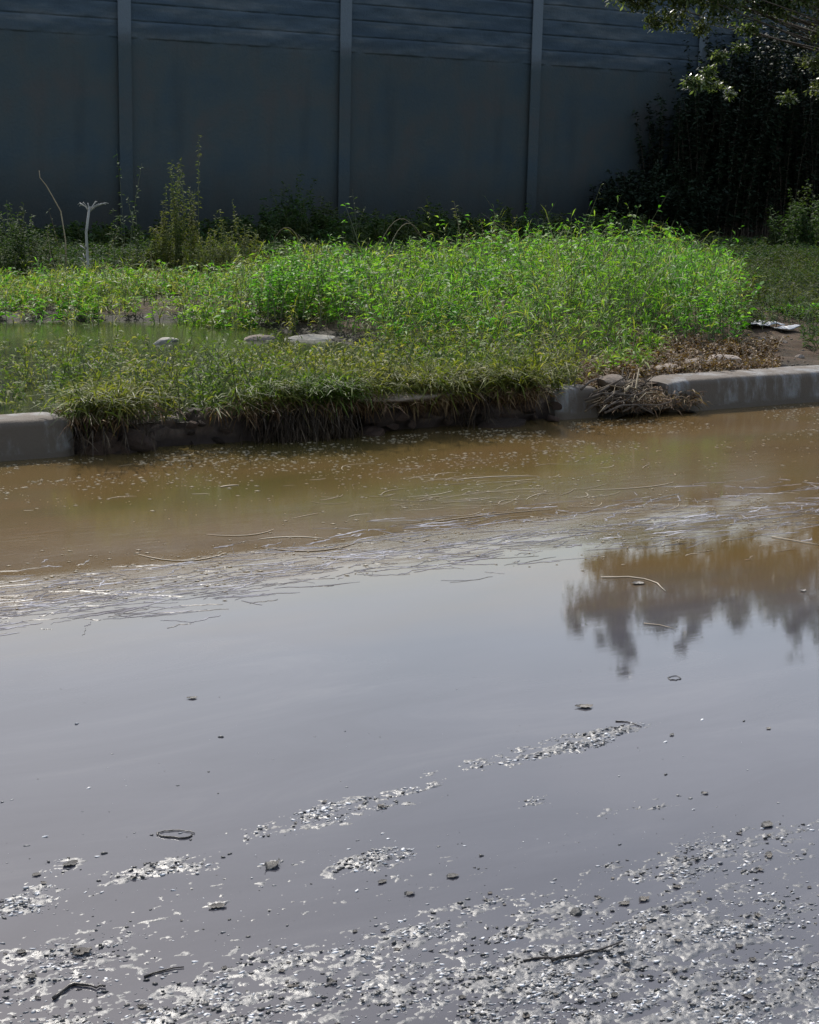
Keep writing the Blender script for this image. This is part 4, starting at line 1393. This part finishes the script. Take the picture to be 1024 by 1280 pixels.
# ---- grit: countless chips of stone, husk and leaf lying on the wet patches
def grit(name, mat, n_try, seed, smin, smax, thr, label, flat):
    rq = np.random.default_rng(seed)
    x = rq.uniform(0.5, 3.4, n_try); y = rq.uniform(1.6, 3.9, n_try)
    b_, py = road_base(x, y)
    clump = fbm(x * 16, y * 42, seed, 3, .6)
    pr = np.clip((b_ - thr) / 2.6, 0.0, 1) * np.clip((clump - 0.46) * 6.5, 0, 1) ** 1.3 + 0.001 * (py > 900) + 0.006 * (py > 1040)
    k = rq.random(n_try) < pr
    x, y = x[k], y[k]
    z = np.maximum(road_h(x, y), 0.0)
    m_ = len(x); K = 6
    sz = smin + (smax - smin) * rq.random(m_) ** 3.2
    an = rq.normal(-0.1, .6, m_); el = rq.uniform(.35, .75, m_)
    tx, ty = rq.normal(0, .16, m_), rq.normal(0, .16, m_)
    V = np.zeros((m_, K + 2, 3))
    for q in range(K):
        th = 2 * np.pi * q / K + rq.normal(0, .2, m_)
        rr_ = sz * rq.uniform(.7, 1.15, m_)
        u, v = rr_ * np.cos(th), rr_ * np.sin(th) * el
        V[:, q, 0] = u * np.cos(an) - v * np.sin(an); V[:, q, 1] = u * np.sin(an) + v * np.cos(an)
        V[:, q, 2] = sz * flat * .5 + V[:, q, 0] * tx + V[:, q, 1] * ty
    V[:, K, 2] = sz * flat * rq.uniform(.8, 1.3, m_); V[:, K + 1, 2] = -sz * .5
    V[:, :, 0] += x[:, None]; V[:, :, 1] += y[:, None]; V[:, :, 2] += z[:, None]
    T = np.array([[q, (q + 1) % K, K] for q in range(K)] + [[(q + 1) % K, q, K + 1] for q in range(K)])
    T = (T[None] + (np.arange(m_) * (K + 2))[:, None, None]).reshape(-1, 3)
    o = link(name, np_mesh(name, V.reshape(-1, 3), T), mat)
    tag(o, label, 'grit', kind='stuff')
    print(name, m_)


def chip_mat(name, stops, rough):
    mt, nt, p, n, l = new_mat(name)
    g_ = n.new('ShaderNodeNewGeometry'); r_ = ramp(n, stops)
    l.new(g_.outputs['Random Per Island'], r_.inputs[0]); l.new(r_.outputs[0], p.inputs['Base Color'])
    p.inputs['Roughness'].default_value = rough
    return mt


grit('pale_grit', chip_mat('pale_chip', [(0, (0.10, 0.098, 0.098)), (0.45, (0.24, 0.235, 0.235)), (0.8, (0.5, 0.49, 0.49)), (1, (0.72, 0.71, 0.71))], 0.5), 330000, 71, .0010, .0078, -1.6, 'pale glinting grit crowded on the wet asphalt patches', .22)
grit('dark_grit', chip_mat('dark_chip', [(0, (0.015, 0.014, 0.013)), (0.7, (0.05, 0.047, 0.043)), (1, (0.10, 0.09, 0.08))], 0.5), 110000, 72, .0012, .0075, -1.4, 'dark crumbs of soil and leaf on the wet asphalt patches', .4)


def twig(pts, rad, label, name='twig', mat='twig', cat='twig', group=None):
    P = [at_z(a, b, 0.0) for a, b in pts]
    for p in P: p.z = surf_z(p.x, p.y) + rad
    b0 = P[0].copy()
    mb = MB()
    n_ = len(P)
    rw = np.random.default_rng(int(pts[0][0]))
    D = []
    for i in range(n_ - 1):       # knobbly: extra points with a little wander
        for f_ in (0.0, 0.5):
            D.append(P[i].lerp(P[i + 1], f_) - b0 + Vector((rw.normal(0, rad * .6), rw.normal(0, rad * .6), 0)))
    D.append(P[-1] - b0)
    nd = len(D)
    mb.tube(D, [rad * (1 - 0.55 * i / nd) * rw.uniform(.75, 1.2) for i in range(nd)], 7)
    if name == 'reed':
        mb.V[0] = np.array([tuple(v) for v in mb.V[0]]) * (1, 1, 0.4)
    return tag(link(name, mb.mesh(name, True), M[mat], None, b0), label, cat, group)


twig([(66, 1250), (80, 1239), (92, 1232), (106, 1233), (120, 1236), (132, 1235)], .0032, 'bent dark twig on the wet asphalt in the bottom left corner')
twig([(690, 1203), (705, 1199), (722, 1198), (737, 1192), (752, 1191), (778, 1181)], .0032, 'dark stick lying across the lower right wet patch')
twig([(655, 1203), (680, 1199), (705, 1201)], .0024, 'short dark stick left of the longer stick on the wet patch')
twig([(770, 902), (785, 903), (802, 909)], .0016, 'thin curved twig at the tip of the bright streak')
twig([(180, 1222), (205, 1214), (230, 1210)], .002, 'short twig right of the bent twig, bottom left')
twig([(755, 722), (785, 722), (805, 724), (822, 730), (832, 740)], .0032, 'pale reed in the tree reflection carrying a dark leaf', 'reed', 'straw', 'straw')
twig([(805, 780), (825, 782), (845, 787)], .0026, 'pale reed lower down in the tree reflection', 'reed', 'straw', 'straw')
twig([(965, 672), (1000, 678), (1024, 682)], .0035, 'pale reed near the right edge above the tree reflection', 'reed', 'straw', 'straw')


def loop_twig(cx_, cy_, rx, ry, rad, label):
    rl = np.random.default_rng(int(cx_))
    pts = [(cx_ + rx * math.cos(t) * rl.uniform(.88, 1.1), cy_ + ry * math.sin(t) * rl.uniform(.75, 1.2)) for t in np.linspace(0.35, 2 * math.pi - 0.1, 13)]
    return twig(pts, rad, label, 'curled_stem', 'twig', 'curled stem')


loop_twig(219, 1043, 23, 5, .0018, 'long flat ring of dark curled stem at the left, in the shallow water')
loop_twig(843, 848, 8, 2.5, .0013, 'small round ring of curled stem below the tree reflection')


# ================================================================ DEBRIS HEAP in the kerb gap
gc = at_z(775, 500, 0.05)
for j in range(90):
    a = rs.uniform(738, 815); b = rs.uniform(478, 512)
    z0 = 0.02 + 0.12 * (512 - b) / 34 + rs.uniform(0, .05)
    P = at_z(a, b, z0)
    L = rs.uniform(.10, .34); an = rs.normal(0.25, .4); rad = .0018 + .006 * rs.random() ** 2
    dx, dy = math.cos(an) * L / 2, math.sin(an) * L / 2
    pts = [(-dx, -dy, -.04 * L), (-dx * .3, -dy * .3 + rs.normal(0, .02), .02), (dx * .4, dy * .4 + rs.normal(0, .02), .03 * rs.random()), (dx, dy, rs.normal(0, .05))]
    mb = MB(); mb.tube(pts, [rad, rad * .95, rad * .8, rad * .4], 6)
    tag(link('stick', mb.mesh('stick', True), M['dry_stem' if rs.random() < .4 else 'bark'], None, P),
        'weathered stick jammed with others in the gap between the kerbs', 'stick', 'sticks jammed in the kerb gap')
mb = MB()
X, Y = np.meshgrid(np.linspace(-.36, .36, 60), np.linspace(-.22, .6, 60), indexing='ij')
Z = 0.17 * np.exp(-((X / .30) ** 2)) * np.clip(0.35 + (Y + .22) * 1.3, 0, 1) * (0.6 + 0.8 * fbm(X * 9 + 3, Y * 9, 210, 4, .6)) - 0.02
V = np.stack([X, Y, Z], -1).reshape(-1, 3)
i = np.arange(59)[:, None] * 60 + np.arange(59)[None]
mb.add(V, np.stack([i, i + 60, i + 61, i + 1], -1).reshape(-1, 4))
o = link('debris_mat', mb.mesh('debris_mat', True), M['soil'], None, (gc.x, KERB_Y + 0.12, 0.0))
tag(o, 'heap of washed-up mud and plant debris filling the gap between the kerbs', 'debris')
# fine straw matted over the heap and along the muddy kerb foot
x = rc.uniform(gc.x - .34, gc.x + .34, 900); y = rc.uniform(6.95, 7.7, 900)
z = np.interp(y, [6.9, 7.7], [0.02, 0.17]) + rc.uniform(0, .05, 900)
stuff_plants('straw_mat', x, y, z, rc.uniform(.02, .06, 900), (M['dry_stem'], M['dry']), ('fine matted straw over the debris heap in the kerb gap', 'straw'),
             leaves=6, L=0.10, W=0.006, lean=2.0, elev=(-.5, .3), seed=19)
